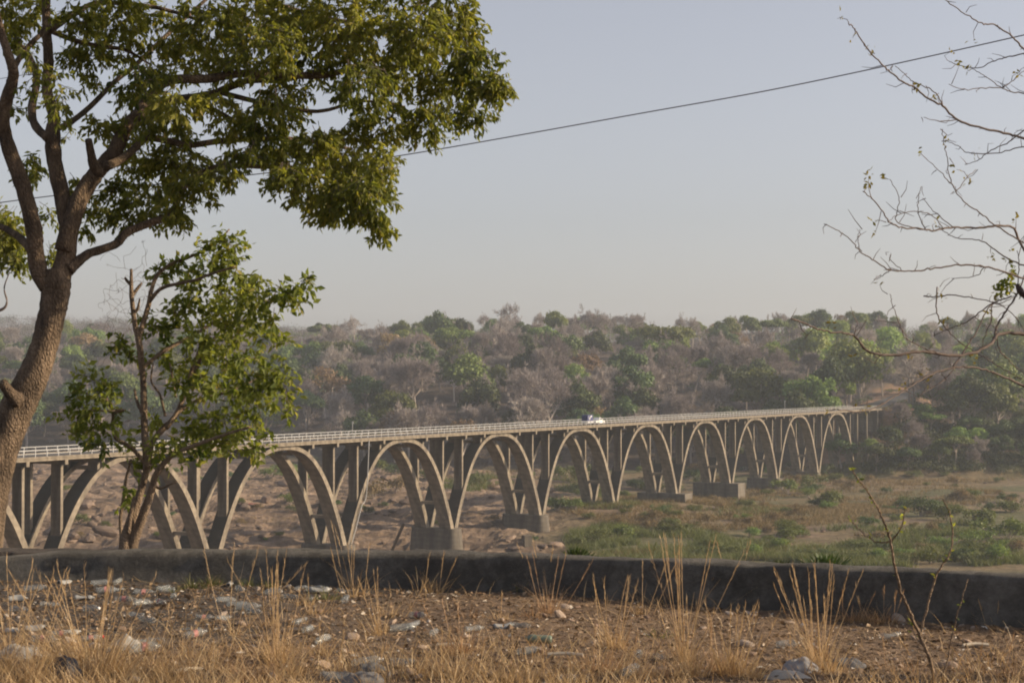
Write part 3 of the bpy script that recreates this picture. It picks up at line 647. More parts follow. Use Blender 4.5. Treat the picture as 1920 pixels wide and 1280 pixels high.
# labels: kind, height on the slope, place along the bridge; look-alikes in one place are told apart by their order
ORD = 'first second third fourth fifth sixth seventh eighth ninth tenth eleventh twelfth thirteenth fourteenth fifteenth sixteenth seventeenth eighteenth nineteenth twentieth'.split()
CROWNS = [(250, 'first'), (545, 'second'), (757, 'third'), (942, 'fourth'), (1088, 'fifth'), (1213, 'sixth'), (1320, 'seventh'), (1415, 'eighth'), (1495, 'ninth'), (1567, 'tenth')]
def place(x):
    if x < 60: return 'behind the tall trunk'
    if x > 1780: return 'behind the bare twigs'
    if x > 1625: return 'past the bridge end'
    return 'above the %s arch' % min(CROWNS, key=lambda c: abs(c[0] - x))[1]
def order_labels(items, most=16):
    """items: (object, base label, x): sets unique labels; repeated base labels are ordered from left to right"""
    by = {}
    for o, b, x in items: by.setdefault(b, []).append((x, o))
    for b, v in by.items():
        v.sort(key=lambda a: a[0])
        for i, (x, o) in enumerate(v):
            if len(v) == 1: o['label'] = b
            elif i == len(v) - 1: o['label'] = b + ', rightmost one'
            elif i == 0: o['label'] = b + ', leftmost one'
            else: o['label'] = b + ', %s from left' % (ORD[i] if i < len(ORD) else 'later')
items = []
for r, k, mid_, top_, note in FAR:
    if note: continue
    tier = 'on the skyline' if top_[1] < 622 else 'high on the slope' if mid_[1] < 680 else 'halfway up the slope' if mid_[1] < 735 else 'at the slope foot'
    items.append((r, '%s %s %s' % (KIND[k]['desc'], tier, place(mid_[0])), mid_[0]))
order_labels(items)
# ------------------------------------------------------------------ riverbed: boulders, bushes, reeds and dry grass
mr = np.random.default_rng(41)
def rock_mesh(seed, sub=2):
    import bmesh
    rng = np.random.default_rng(seed); bm = bmesh.new(); bmesh.ops.create_icosphere(bm, subdivisions=sub, radius=1)
    pl = [unit(rng.normal(size=3)) for _ in range(9)]; pd = rng.uniform(.55, .9, 9)
    for v in bm.verts:
        c = np.array(v.co)
        for n_, d_ in zip(pl, pd):
            k = c @ n_ - d_
            if k > 0: c = c - n_ * k * .85
        v.co = c * [1, .8, .62] * (1 + .05 * rng.normal())
    me = bpy.data.meshes.new('rock'); bm.to_mesh(me); bm.free(); me.materials.append(M_ROCK); return me
ROCKS = [rock_mesh(k) for k in range(6)]
def river_at(px_, py_):
    h, u_ = ray(px_, py_); Y = np.arange(300, 760, 1.0); z = terr(h * Y, Y); k = np.nonzero(z >= u_ * Y)[0]; Yh = Y[k[0]] if len(k) else 600.0
    return h * Yh, Yh, float(terr(h * Yh, Yh))
items = []
def rplace(x):
    if x < 60: return 'beside the tall trunk'
    if x > 1625: return 'past the bridge end'
    return 'by the %s arch' % min(CROWNS, key=lambda c: abs(c[0] - x))[1]
def rtier(y): return 'close to the wall' if y > 990 else 'in the middle riverbed' if y > 925 else 'on the far riverbed'
for k in range(270):
    if k < 225: x = mr.uniform(20, 1040); y = mr.uniform(880, 1030)
    else: x = mr.uniform(1040, 1900); y = mr.uniform(890, 1055)
    if k in (0, 1, 2, 3, 4, 5, 6, 7): x = 1010 + 28 * (k - 3) + mr.uniform(-8, 8); y = 1018 + mr.uniform(-14, 14)
    gx_, gy_, gz_ = river_at(x, y); s = float(np.exp(mr.normal(-.15, .5))); s = min(s, 2.6) * (1 if k < 225 else .6)
    if not clear(gx_, gy_, 1): continue
    o = obj('boulder', ROCKS[k % 6]); o.location = (gx_, gy_, gz_ + .15 * s); o.rotation_euler = (mr.uniform(-.2, .2), mr.uniform(-.2, .2), mr.uniform(0, 6.3)); o.scale = (s * mr.uniform(.9, 1.5), s, s * mr.uniform(.7, 1.1))
    o['category'] = 'boulder'; o['group'] = 'boulders on the riverbed'
    items.append((o, '%s boulder %s %s' % ('large angular' if s > 1.6 else 'middling' if s > .95 else 'small', rtier(y), rplace(x)), x))
order_labels(items)
V, Q = box(-1.1, 1.1, -1.1, 1.1, -2, 1.9); o = obj('concrete_stump', mesh('concrete_stump', V, Q, mat=M_PIER)); g_ = river_at(988, 1020); o.location = g_; o.rotation_euler = (0, 0, .4); o.scale = (.75, .75, 1)
tag(o, 'small square concrete stump standing on the pale rock near the fourth pier', 'stump')
g_ = river_at(462, 952); o = obj('red_cloth', mesh('red_cloth', *(lambda X, Y: (np.stack([X * 4, Y * 1.4, .45 + .25 * fbm(X * 2, Y * 2, 3, 7)], -1).reshape(-1, 3), [[i * 13 + j, i * 13 + j + 1, i * 13 + j + 14, i * 13 + j + 13] for i in range(5) for j in range(12)]))(*np.meshgrid(np.linspace(-1, 1, 13), np.linspace(-1, 1, 6))), mat=plain('faded_red_cloth', (.3, .09, .075), .9), smooth=True)); o.location = g_
tag(o, 'faded red cloth spread over the rocks between the first arches', 'cloth')
def bush(seed, lm, n=900, tall=False):
    rng = np.random.default_rng(seed); bl = [(rng.normal() * .42, rng.normal() * .42, rng.uniform(.25, .75), rng.uniform(.3, .55), rng.uniform(.3, .5) * (1.4 if tall else 1)) for _ in range(9)]
    V, Q, tn = crown_leaves(rng, bl, n, .13, .6); st = MB()
    for b in bl: st.add(*tube(cat([(0, 0, -.2), (b[0] * .3, b[1] * .3, .2), (b[0], b[1], b[2])], 2), [.03, .025, .02, .02, .012], 4, cap=False))
    return st.mesh('stem', M_FTRUNK), mesh('foliage', V, Q, None, tn, False, lm)
BUSH = {'green': [bush(k, M_FMID) for k in (1, 2, 3)], 'dark green': [bush(k, M_FDARK) for k in (4, 5)], 'yellowish': [bush(k, M_RGREEN) for k in (6, 7)], 'dry brown': [bush(k, M_RDRY, 700) for k in (8, 9)]}
items = []
def shrub(c, x, y, wpx, asp=1.0):
    gx_, gy_, gz_ = river_at(x, y)
    if not clear(gx_, gy_, 2) and x < 1000: gx_, gy_ = gx_ + .1, gy_
    s = wpx / 2 / FPX * gy_ / .85; r = empty('shrub', (gx_, gy_, gz_ - .1), float(mr.uniform(0, 6.3))); r.scale = (s, s, s * .85 * asp)
    a, b = BUSH[c][mr.integers(len(BUSH[c]))]; obj('stem', a, r); obj('foliage', b, r); r['category'] = 'shrub'; r['group'] = 'shrubs on the riverbed'
    items.append((r, '%s %s shrub %s %s' % ('big' if wpx > 50 else 'low' if wpx < 26 else 'rounded', c, rtier(y), rplace(x)), x))
for a in [('green', 1548, 952, 62), ('dark green', 1535, 950, 36), ('dark green', 1725, 968, 70), ('green', 1775, 975, 56), ('dark green', 1700, 955, 40), ('yellowish', 1760, 968, 40), ('green', 1478, 925, 50), ('yellowish', 1515, 915, 46), ('green', 1450, 915, 30),
          ('dark green', 1045, 958, 50), ('green', 1078, 955, 40), ('green', 1030, 950, 30), ('green', 540, 895, 46), ('green', 505, 898, 34), ('green', 575, 900, 36), ('dark green', 415, 900, 40), ('dark green', 452, 905, 30), ('yellowish', 148, 985, 34), ('yellowish', 196, 992, 22),
          ('green', 712, 885, 44), ('dark green', 740, 890, 36), ('dark green', 690, 965, 26), ('dark green', 718, 950, 20), ('green', 545, 945, 36), ('yellowish', 560, 962, 30), ('yellowish', 810, 900, 50), ('yellowish', 890, 905, 44), ('green', 950, 915, 30), ('yellowish', 1085, 905, 50, 1.2), ('yellowish', 1050, 900, 44),
          ('dark green', 1190, 915, 30), ('yellowish', 1215, 920, 40), ('green', 1105, 972, 24), ('dark green', 1175, 955, 20), ('yellowish', 1600, 905, 40), ('yellowish', 1560, 900, 34), ('green', 1850, 985, 60), ('green', 1890, 1010, 70), ('yellowish', 1900, 960, 50), ('dry brown', 1340, 940, 26), ('dark green', 1665, 925, 24),
          ('dry brown', 740, 925, 60), ('dry brown', 700, 935, 50), ('dry brown', 1160, 985, 40), ('dry brown', 1210, 990, 30), ('dry brown', 1330, 985, 40), ('dry brown', 1400, 985, 36), ('green', 1250, 1000, 40), ('green', 1160, 1010, 60, .8), ('green', 1120, 1015, 56, .8), ('yellowish', 1090, 1020, 40), ('green', 1640, 1052, 46), ('yellowish', 1690, 1056, 40), ('green', 1745, 1056, 60), ('dark green', 1800, 1052, 50), ('yellowish', 1835, 1058, 50), ('green', 1880, 1054, 64), ('dry brown', 1910, 1040, 50), ('yellowish', 1600, 1050, 40), ('green', 1420, 1046, 50), ('yellowish', 1370, 1044, 40)]: shrub(*a)
for k in range(95): shrub(str(mr.choice(['green', 'dark green', 'yellowish', 'dry brown'], p=[.25, .1, .3, .35])), mr.uniform(1150, 1915), mr.uniform(885, 1000), mr.uniform(14, 40))
for k in range(34): shrub(str(mr.choice(['green', 'yellowish', 'dark green', 'dry brown'], p=[.4, .35, .1, .15])), mr.uniform(1330, 1920), mr.uniform(1000, 1052), mr.uniform(26, 64), .75)
for k in range(34): shrub(str(mr.choice(['green', 'dark green', 'yellowish', 'dry brown'])), mr.uniform(100, 1020), mr.uniform(880, 1015), mr.uniform(10, 24))
order_labels(items)
def px_patch(n, ells):
    out = []
    for (cx, cy_, rx, ry, wt) in ells:
        m = int(n * wt); a = mr.uniform(0, 2 * np.pi, m); r = np.sqrt(mr.uniform(0, 1, m)); x = cx + rx * r * np.cos(a); y = cy_ + ry * r * np.sin(a)
        h, u_ = ray(x, y); Y = -35 / u_; out.append(np.stack([h * Y, Y], -1))
    q = np.concatenate(out); k = (q[:, 1] > 250) & (q[:, 1] < 640) & (fbm(q[:, 0] / 16, q[:, 1] / 12, 4, 103) > .47); q = q[k]; return np.c_[q, terr(q[:, 0], q[:, 1])]
def reeds(name, q, hmin, hmax, per, wd, m):
    B = np.repeat(q, per, 0) + mr.normal(size=(len(q) * per, 3)) * [.45, .45, 0]; D = unit(mr.normal(size=B.shape) * [.3, .3, 0] + [0, 0, 1])
    V, Q, k = blades(B, D, mr.uniform(hmin, hmax, len(B)), wd, .25, 2, mr); tn = np.repeat(np.clip(np.repeat(mr.normal(.5, .2, len(q)), per) + mr.normal(0, .12, len(B)), 0, 1), k)
    return tag(obj(name, mesh(name, V, Q, None, tn, False, m)), kind='stuff')
reeds('green_reeds', px_patch(9000, [(1140, 1010, 80, 28, .2), (1270, 1015, 110, 22, .17), (1480, 1030, 180, 25, .22), (1640, 1005, 170, 20, .15), (1830, 1010, 110, 35, .16), (1130, 960, 70, 12, .05), (1350, 960, 130, 10, .05), (1700, 1045, 260, 15, .25), (1350, 1046, 260, 9, .14)]), .9, 2.1, 5, .16, M_RGREEN)
reeds('riverbed_grass', np.concatenate([px_patch(26000, [(1350, 960, 330, 30, .3), (1550, 930, 330, 32, .3), (1500, 1040, 420, 14, .12), (1250, 940, 110, 18, .1), (1750, 890, 200, 14, .1), (950, 900, 160, 14, .08)])]), .7, 1.5, 4, .15, M_RDRY)
q = px_patch(2500, [(860, 908, 60, 12, .25), (930, 900, 50, 10, .15), (1070, 905, 50, 14, .25), (1120, 925, 40, 14, .15), (1680, 888, 120, 10, .2)]); reeds('pale_reeds', q, 1.2, 2.6, 5, .2, M_RGREEN)
q = px_patch(1500, [(300, 950, 300, 70, .5), (700, 940, 250, 60, .5)]); q = q[fbm(q[:, 0] / 14, q[:, 1] / 14, 3, 99) > .53]; reeds('rock_crevice_grass', q, .5, 1.1, 4, .14, M_RDRY)
# ------------------------------------------------------------------ trees on the near bank
nr_ = np.random.default_rng(77)
def line(pts, Y, dz=(0, 0), rpx=(5, 2), sub=6, sides=8, wob=.04, jit=.0):
    """a limb drawn through picture points, carried in depth from Y+dz[0] to Y+dz[1]"""
    n = len(pts); ds = np.linspace(dz[0], dz[1], n); rp = np.interp(np.linspace(0, 1, n), np.linspace(0, 1, len(rpx)), rpx)
    p = np.array([P(a[0], a[1], Y + d) for a, d in zip(pts, ds)]); r = rp * (Y + ds) / FPX
    pc = cat(p, sub); rc_ = np.interp(np.linspace(0, 1, len(pc)), np.linspace(0, 1, n), r)
    if jit: pc[1:-1] += nr_.normal(size=pc[1:-1].shape) * jit
    return (*tube(pc, rc_, sides, wob=wob, rng=nr_), pc)
def foliage(clumps, Y, per, ln, wd, droop, tint0=.5, ylw=.06, hang=.35, dens=1.0):
    """sprays of leaves through ellipsoids given as (x, y, rx, ry, depth, number of sprays)"""
    Pb = []; Dd = []; tn = []; tw = MB(); cents = []
    for cx, cy_, rx, ry, dz, n in clumps:
        n = max(3, int(n * dens))
        c = P(cx, cy_, Y + dz); s = (Y + dz) / FPX; e = np.array([rx * s, max(rx, ry) * s * .9, ry * s]); d = unit(nr_.normal(size=(n, 3))); r = nr_.uniform(.12, 1, n) ** .4
        Ps = c + d * e * r[:, None]; D = unit(d * [1, 1, .5] + nr_.normal(size=(n, 3)) * .5 - [0, 0, hang]); sl = ln * nr_.uniform(2.0, 3.6, n); ct = np.clip(nr_.normal(tint0, .12), .1, .9)
        for i in range(n):
            a = Ps[i] - D[i] * sl[i] * .6; b = Ps[i] + D[i] * sl[i] * .4 - [0, 0, .12 * sl[i]]; t_ = np.linspace(.25, 1, per)[:, None]
            pt = a + (b - a) * t_; side = unit(np.cross(D[i], nr_.normal(size=(per, 3))))
            Pb.append(pt); Dd.append(D[i] * .5 + side * .8 - np.array([0, 0, droop]) + nr_.normal(size=(per, 3)) * .2)
            tt = np.clip(nr_.normal(ct, .16, per), 0, .88); tt = np.where(nr_.uniform(size=per) < ylw, nr_.uniform(.88, 1, per), tt); tn.append(tt)
            if i % 2 == 0: tw.add(*tube([a, b], [.0035, .0015], 3, cap=False))
        cents.append(c)
    Pb = np.concatenate(Pb); Dd = np.concatenate(Dd); N = unit(nr_.normal(size=Pb.shape) * .8 + [.3, -.2, .7]); s = nr_.uniform(.65, 1.2, len(Pb))
    V, Q = leaves(Pb, Dd, N, ln * s, wd * s); return V, Q, np.repeat(np.concatenate(tn), 4), tw, cents
YT = 15.0
big = empty('tall_tree', tuple(P(-40, 1050, YT))); tag(big, 'tall leaning tree with rough forked trunk and a wide leafy crown hanging over the view', 'tree')
inv = -np.array(big.location)
def sub_(mb_or, name, mat, parent, smooth=True):
    mb_or.V = [v - np.array(parent.location) for v in mb_or.V]; return mb_or.build(name, mat, parent, smooth)
def limb(parent, name, spec, mat, sides=8, **k):
    mb = MB(); V, Q, T, pc = line(*spec, sides=sides, **k); mb.add(V, Q, T); sub_(mb, name, mat, parent); return pc
trunk_pts = [(-48, 1075), (-36, 1027), (-17, 910), (8, 823), (36, 757), (62, 705), (81, 655), (97, 590), (104, 550), (104, 528), (102, 505)]
mb = MB(); V, Q, T, pc = line(trunk_pts, YT, (0, 0), (46, 38, 35, 33, 32, 29, 25, 25, 27, 29, 23), 9, 18, .025); mb.add(V, Q, T)
for p_, r_ in (((10, 735), 10), ((118, 500), 0)):
    if r_: V, Q, T, _ = line([(36, 752), (18, 736), (4, 716)], YT - .12, (0, -.15), (16, 11, 9), 3, 8); mb.add(V, Q, T)
trunk = sub_(mb, 'trunk', M_BARK, big)
LIMBS = [([(100, 540), (77, 518), (66, 470), (63, 430), (44, 353), (14, 269), (5, 218), (14, 182), (24, 150), (24, 128), (8, 80), (-8, 20), (-20, -60)], YT, (0, -.7), (22, 17, 16, 16, 15, 14, 13, 12, 11, 10, 8, 7, 5)),
         ([(24, 132), (36, 110), (60, 80), (78, 62), (86, 40)], YT - .5, (0, .5), (6, 5, 4)),
         ([(106, 535), (122, 488), (128, 430), (117, 369), (102, 302), (98, 252), (101, 218), (88, 168), (91, 118), (88, 67), (87, 0), (95, -120), (120, -260)], YT, (0, .5), (24, 19, 18, 16, 15, 15, 11, 10, 10, 9, 8, 6, 3)),
         ([(92, 262), (66, 235), (60, 200), (69, 151), (57, 111), (34, 81), (18, 50)], YT + .15, (0, .9), (9, 8, 8, 7, 6, 5, 4)),
         ([(118, 470), (143, 390), (161, 353), (185, 319), (215, 285), (235, 242), (259, 215), (285, 202), (322, 188), (363, 183), (403, 175), (437, 161), (470, 151), (540, 150), (640, 120)], YT, (0, 1.0), (18, 18, 17, 16, 15, 14, 12, 10, 9, 8, 8, 7, 6, 4, 2)),
         ([(415, 174), (470, 188), (551, 205), (605, 208), (680, 190), (760, 200)], YT + .65, (0, .3), (5, 5, 4, 3, 1.5)),
         ([(255, 222), (280, 180), (319, 151), (386, 148), (453, 138), (537, 141), (621, 139), (720, 110), (830, 120)], YT - .2, (0, 1.3), (11, 10, 9, 8, 8, 7, 5, 3)),
         ([(186, 325), (176, 310), (170, 285), (166, 262)], YT - .15, (0, -.2), (11, 10, 8, 7)),
         ([(100, 246), (134, 228), (168, 201), (218, 151), (252, 124), (330, 50), (420, -30)], YT + .2, (0, 1.5), (6, 6, 5, 5, 4, 3)),
         ([(92, 60), (134, 30), (168, 10), (201, 5), (295, 15), (380, 40)], YT + .3, (0, .6), (6, 5, 5, 4, 3)),
         ([(94, 58), (134, 74), (185, 87), (235, 94), (280, 120)], YT + .3, (0, .8), (5, 5, 4, 2)),
         ([(128, 505), (146, 490), (168, 475), (201, 464), (222, 454), (238, 436), (275, 420), (319, 403), (336, 370), (356, 339), (410, 312), (470, 311), (554, 316), (640, 330), (700, 370)], YT, (0, .8), (14, 10, 8, 8, 8, 8, 7, 7, 6, 6, 5, 5, 4, 2)),
         ([(200, 312), (222, 302), (249, 282), (275, 259), (319, 265), (356, 272), (440, 262), (560, 262), (660, 280)], YT - .1, (0, 1.4), (9, 8, 7, 7, 6, 5, 3)),
         ([(330, 186), (390, 200), (480, 250), (560, 290), (640, 330)], YT + .55, (0, .3), (4, 4, 3, 2)),
         ([(60, 470), (30, 440), (-20, 420), (-90, 430)], YT, (0, .8), (9, 7, 5, 3)),
         ([(430, -20), (520, 10), (640, 40), (760, 50), (860, 80)], YT + .8, (0, .3), (6, 5, 4, 2)),
         ([(120, -200), (260, -160), (420, -80), (560, -60)], YT + .4, (0, 1), (7, 6, 4, 3)), ([(-20, -50), (-120, -160), (-260, -220)], YT - .6, (0, -1), (6, 5, 3))]
for sp_ in LIMBS: limb(big, 'limb', sp_, M_BARK)
CL = [(850, 60, 60, 60, .3, 150), (890, 130, 55, 45, 0, 120), (925, 165, 38, 26, -.1, 60), (840, 170, 60, 45, .5, 110), (880, 215, 42, 24, .2, 45), (780, 60, 70, 60, -.4, 170), (760, 140, 70, 50, .6, 150), (800, 230, 45, 40, -.3, 80), (720, 230, 60, 45, .4, 120),
      (700, 70, 70, 70, .8, 170), (680, 160, 60, 50, -.8, 120), (640, 40, 70, 60, -.4, 150), (600, 110, 70, 50, .9, 150), (560, 30, 70, 50, .3, 140), (650, 280, 55, 45, .5, 120), (590, 270, 45, 35, -.6, 80), (715, 310, 30, 45, -.9, 60), (690, 370, 45, 50, -1.1, 110), (712, 425, 24, 24, -1.1, 30), (640, 370, 50, 45, -.8, 110), (590, 355, 45, 45, -.4, 90), (545, 340, 40, 40, -.9, 75), (605, 400, 30, 14, -.6, 24),
      (660, 330, 50, 40, 0, 90), (500, 90, 70, 50, -.8, 130), (480, 30, 70, 50, .9, 130), (530, 180, 55, 32, .7, 85), (500, 250, 50, 35, -.4, 90), (440, 230, 45, 35, .5, 75), (540, 290, 45, 30, .4, 70), (460, 290, 40, 20, -.7, 45), (430, 110, 60, 45, .5, 105), (390, 40, 70, 50, -.6, 130), (400, 190, 40, 22, -.5, 40), (350, 110, 55, 40, .8, 90), (300, 50, 60, 50, 1.0, 105), (290, 140, 40, 25, -.5, 40), (330, 215, 40, 24, .2, 45),
      (250, 190, 38, 28, .8, 48), (240, 240, 40, 30, .4, 50), (280, 230, 30, 20, -.4, 30), (185, 240, 35, 24, .5, 30), (220, 30, 60, 45, .4, 95), (150, 40, 50, 45, -.5, 75), (170, 100, 45, 30, .7, 55), (230, 90, 40, 35, 1.0, 48), (60, 20, 45, 40, .8, 65), (40, 70, 30, 30, .9, 32), (130, 105, 28, 25, .8, 25), (10, 20, 30, 40, -.4, 40),
      (330, 300, 50, 30, .5, 75), (290, 330, 50, 40, .7, 80), (250, 300, 35, 26, .9, 40), (350, 345, 45, 30, -.4, 60), (270, 380, 50, 32, .5, 70), (320, 400, 40, 25, -.3, 45), (220, 360, 36, 30, .9, 45), (230, 410, 35, 22, .5, 34), (380, 320, 40, 26, .7, 50), (420, 325, 40, 16, -.8, 32), (340, 255, 36, 24, .8, 40), (160, 420, 16, 20, .5, 9), (190, 385, 30, 24, 1.0, 26), (60, 310, 30, 22, 1.1, 22), (50, 330, 28, 18, 1.3, 18), (30, 200, 30, 22, 1.0, 16), (120, 250, 24, 24, 1.2, 10), (130, 335, 22, 22, 1.0, 12), (170, 150, 28, 24, .8, 16), (150, 375, 20, 20, 1.0, 11),
      (90, 400, 24, 14, 1.4, 10), (390, 370, 12, 14, -.4, 7), (300, -80, 140, 60, 0, 130), (200, -60, 120, 50, -.6, 120), (420, -60, 120, 40, -.6, 120), (640, -50, 110, 40, -.5, 120), (60, -60, 80, 50, -.7, 90), (500, -170, 160, 60, .3, 140), (740, -120, 110, 60, .3, 110), (250, -190, 160, 70, 0, 140), (110, 180, 26, 50, -.9, 30), (60, 130, 26, 40, -.8, 24), (330, 190, 60, 24, -.9, 50), (260, 150, 40, 30, -.8, 40), (520, 205, 60, 24, -.6, 45), (520, -70, 130, 60, .3, 130), (720, -40, 110, 50, 0, 120), (840, -10, 60, 40, .2, 75), (90, -80, 130, 60, 0, 100), (-120, -60, 90, 90, -.4, 80), (-120, 200, 90, 120, 0, 80), (-100, 420, 60, 50, .6, 40)]
V, Q, tn, tw, cents = foliage(CL, YT, 11, .068, .03, .75, .58, hang=.45, dens=.72)
for c in cents[::2]:
    bp_ = min((pc_ for pc_ in [pc]), key=lambda a: 0)
    m = c + nr_.normal(size=3) * .15
tw = sub_(tw, 'twigs', M_TWIG, big); tag(tw, kind='stuff')
cr_ = obj('crown', mesh('crown', V + inv, Q, None, tn, False, M_LEAF), big)
# the young tree behind the wall
YS = 16.0
yt = empty('young_tree', tuple(P(240, 1095, YS))); tag(yt, 'slender many stemmed tree behind the low wall with fresh green leaves and a dead spike', 'tree')
ST_ = [([(239, 1110), (235, 1027), (243, 987), (254, 953), (264, 920), (277, 873), (284, 833), (303, 807), (330, 778), (346, 739), (363, 699), (381, 664), (394, 645), (430, 600)], (0, .3), (13, 12, 10, 8, 7, 6, 6, 5, 5, 4, 4, 3, 2)),
       ([(246, 1110), (248, 1027), (263, 980), (277, 940), (286, 913), (292, 890), (318, 857), (350, 840), (420, 815), (470, 800)], (.1, -.4), (13, 11, 9, 8, 7, 6, 5, 4, 3, 2)),
       ([(276, 880), (272, 823), (270, 773), (269, 722), (265, 675), (260, 635), (253, 608), (247, 554), (246, 504)], (0, .1), (7, 7, 6.5, 6, 6, 6, 5, 4.5, 2.5)),
       ([(258, 640), (268, 608), (279, 571), (284, 544), (296, 514), (322, 494), (350, 484), (400, 460), (430, 430)], (.1, .6), (5, 5, 5, 4, 4, 3, 3, 2, 1.5)),
       ([(280, 565), (302, 541), (336, 531), (369, 524), (394, 514), (440, 500)], (.2, -.4), (4, 3.5, 3, 3, 2)),
       ([(267, 690), (302, 662), (336, 642), (358, 631), (410, 600), (480, 570), (560, 545)], (.1, .7), (4, 4, 3.5, 3, 2, 1.5)),
       ([(312, 803), (335, 772), (372, 750), (440, 730), (500, 700)], (0, .5), (4, 4, 3, 2, 1.5)),
       ([(350, 735), (360, 690), (372, 660), (378, 630)], (.1, -.2), (4, 3.5, 3, 2)),
       ([(273, 870), (245, 838), (218, 822), (211, 800), (212, 772), (198, 746), (181, 732), (160, 738)], (0, -.4), (4, 4, 3.5, 3.5, 3, 3, 2, 1.5)),
       ([(212, 775), (232, 768), (205, 770), (170, 768)], (-.3, -.5), (2.5, 2, 1.5)), ([(270, 780), (258, 755), (252, 730)], (0, .2), (4, 3, 2)),
       ([(246, 556), (258, 540), (266, 530)], (.1, .1), (4, 3, 2)), ([(246, 534), (238, 526), (234, 520)], (.1, .1), (3.5, 3, 2)), ([(250, 590), (258, 578), (262, 560)], (.1, 0), (3.5, 3, 1.5)),
       ([(238, 1090), (230, 1020), (226, 975), (232, 930), (236, 900), (246, 860)], (.1, .3), (4, 4, 3.5, 3, 3, 2)), ([(240, 1000), (246, 960), (252, 930)], (-.1, -.1), (5, 4, 3)), ([(288, 905), (300, 915), (330, 903)], (0, -.2), (3, 2.5, 1.5)), ([(330, 745), (322, 700), (318, 680)], (0, .1), (2, 2, 1.2)), ([(310, 780), (300, 740), (284, 715), (287, 680)], (0, -.1), (2.5, 2, 1.5))]
for k, (pts, dz, r_) in enumerate(ST_): limb(yt, 'stem' if k < 3 else 'branch', (pts, YS, dz, r_), M_BARK2, 7)
CL2 = [(432, 455, 26, 28, .5, 34), (400, 470, 36, 28, .4, 36), (385, 500, 34, 22, .7, 26), (440, 505, 34, 36, .3, 46), (470, 535, 28, 26, -.1, 28), (330, 500, 28, 20, .5, 20), (300, 510, 18, 14, .5, 9), (430, 560, 44, 34, .2, 50), (360, 550, 36, 34, .3, 40), (335, 580, 34, 28, .4, 32), (400, 590, 44, 30, .5, 46), (470, 575, 40, 34, -.2, 44), (520, 555, 40, 28, -.4, 40), (555, 545, 26, 20, -.5, 18), (580, 527, 16, 12, -.5, 8), (510, 590, 26, 20, -.3, 16),
       (440, 620, 40, 30, 0, 40), (490, 620, 26, 26, .2, 20), (370, 640, 40, 28, -.3, 38), (310, 620, 30, 26, .5, 24), (285, 600, 20, 14, .3, 9), (232, 635, 26, 20, .2, 20), (250, 665, 22, 22, .3, 13), (410, 670, 44, 34, .3, 48), (470, 680, 44, 36, -.2, 48), (520, 690, 26, 34, -.3, 28), (500, 730, 40, 30, -.1, 36), (540, 740, 18, 30, -.3, 16), (440, 730, 42, 32, .3, 42), (390, 720, 34, 30, -.4, 30), (350, 690, 30, 30, .4, 24), (330, 720, 26, 26, -.2, 18), (310, 670, 24, 20, .4, 14),
       (145, 725, 22, 24, -.3, 16), (165, 700, 20, 14, -.3, 8), (190, 720, 24, 18, -.4, 14), (205, 735, 16, 26, -.4, 12), (135, 775, 20, 18, -.4, 12), (165, 770, 28, 18, -.4, 18), (185, 800, 34, 24, -.3, 26), (150, 800, 22, 16, -.3, 12), (190, 835, 26, 16, -.2, 14), (225, 785, 12, 14, -.2, 5), (410, 790, 44, 28, .1, 40), (360, 790, 36, 28, .2, 32), (470, 780, 34, 26, -.3, 24), (490, 820, 20, 24, -.3, 14), (460, 835, 26, 22, -.2, 16), (430, 815, 34, 22, -.1, 24), (320, 830, 36, 24, -.3, 26), (365, 840, 36, 22, .2, 24), (290, 790, 26, 24, .3, 14), (300, 860, 24, 18, .2, 10), (245, 830, 24, 16, .1, 10), (255, 875, 18, 20, .1, 9), (235, 915, 18, 16, .2, 8), (240, 935, 12, 14, .2, 5), (410, 835, 22, 16, 0, 10), (530, 640, 14, 12, .1, 4), (545, 775, 12, 18, -.2, 6)]
V, Q, tn, tw, _c = foliage(CL2, YS, 8, .085, .043, .35, .55, hang=.1, dens=.56)
for k in range(46):                           # tangle of dead vine round the spike
    a = P(nr_.uniform(200, 290), nr_.uniform(490, 640), YS + nr_.uniform(-.3, .3)); pts = [a]
    d = nr_.normal(size=3) * [1, .4, 1]
    for q_ in range(6): d = unit(d + nr_.normal(size=3) * .7 - [0, 0, .12]); pts.append(pts[-1] + d * nr_.uniform(.03, .08))
    tw.add(*tube(cat(pts, 3), .0016, 3, cap=False))
tag(sub_(tw, 'twigs', M_TWIG, yt), kind='stuff'); obj('crown', mesh('crown', V - np.array(yt.location), Q, None, tn, False, M_LEAF2), yt)
# a farther tree at the left edge of the view: its leaves and a hanging vine
le = empty('edge_tree', tuple(P(-160, 1000, 24))); tag(le, 'sunlit leafy tree mostly outside the view beyond the tall leaning trunk', 'tree')
limb(le, 'trunk', ([(-160, 1010), (-150, 800), (-130, 600), (-90, 480), (-40, 430)], 24, (0, 0), (26, 22, 18, 10, 4)), M_BARK)
V, Q, tn, tw, _c = foliage([(10, 440, 36, 46, 0, 90), (-30, 420, 50, 60, .3, 90), (30, 490, 22, 18, -.2, 24), (-60, 480, 50, 50, 0, 70), (95, 480, 12, 16, .5, 12), (-120, 420, 70, 70, .4, 80)], 24, 9, .11, .05, .5, .7)
tag(sub_(tw, 'twigs', M_TWIG, le), kind='stuff'); obj('crown', mesh('crown', V - np.array(le.location), Q, None, tn, False, M_LEAF), le)
limb(le, 'branch', ([(-30, 590), (4, 580), (13, 566), (8, 540), (18, 510)], 24, (0, 0), (3, 3, 2, 1.5, 1)), M_TWIG, 5)
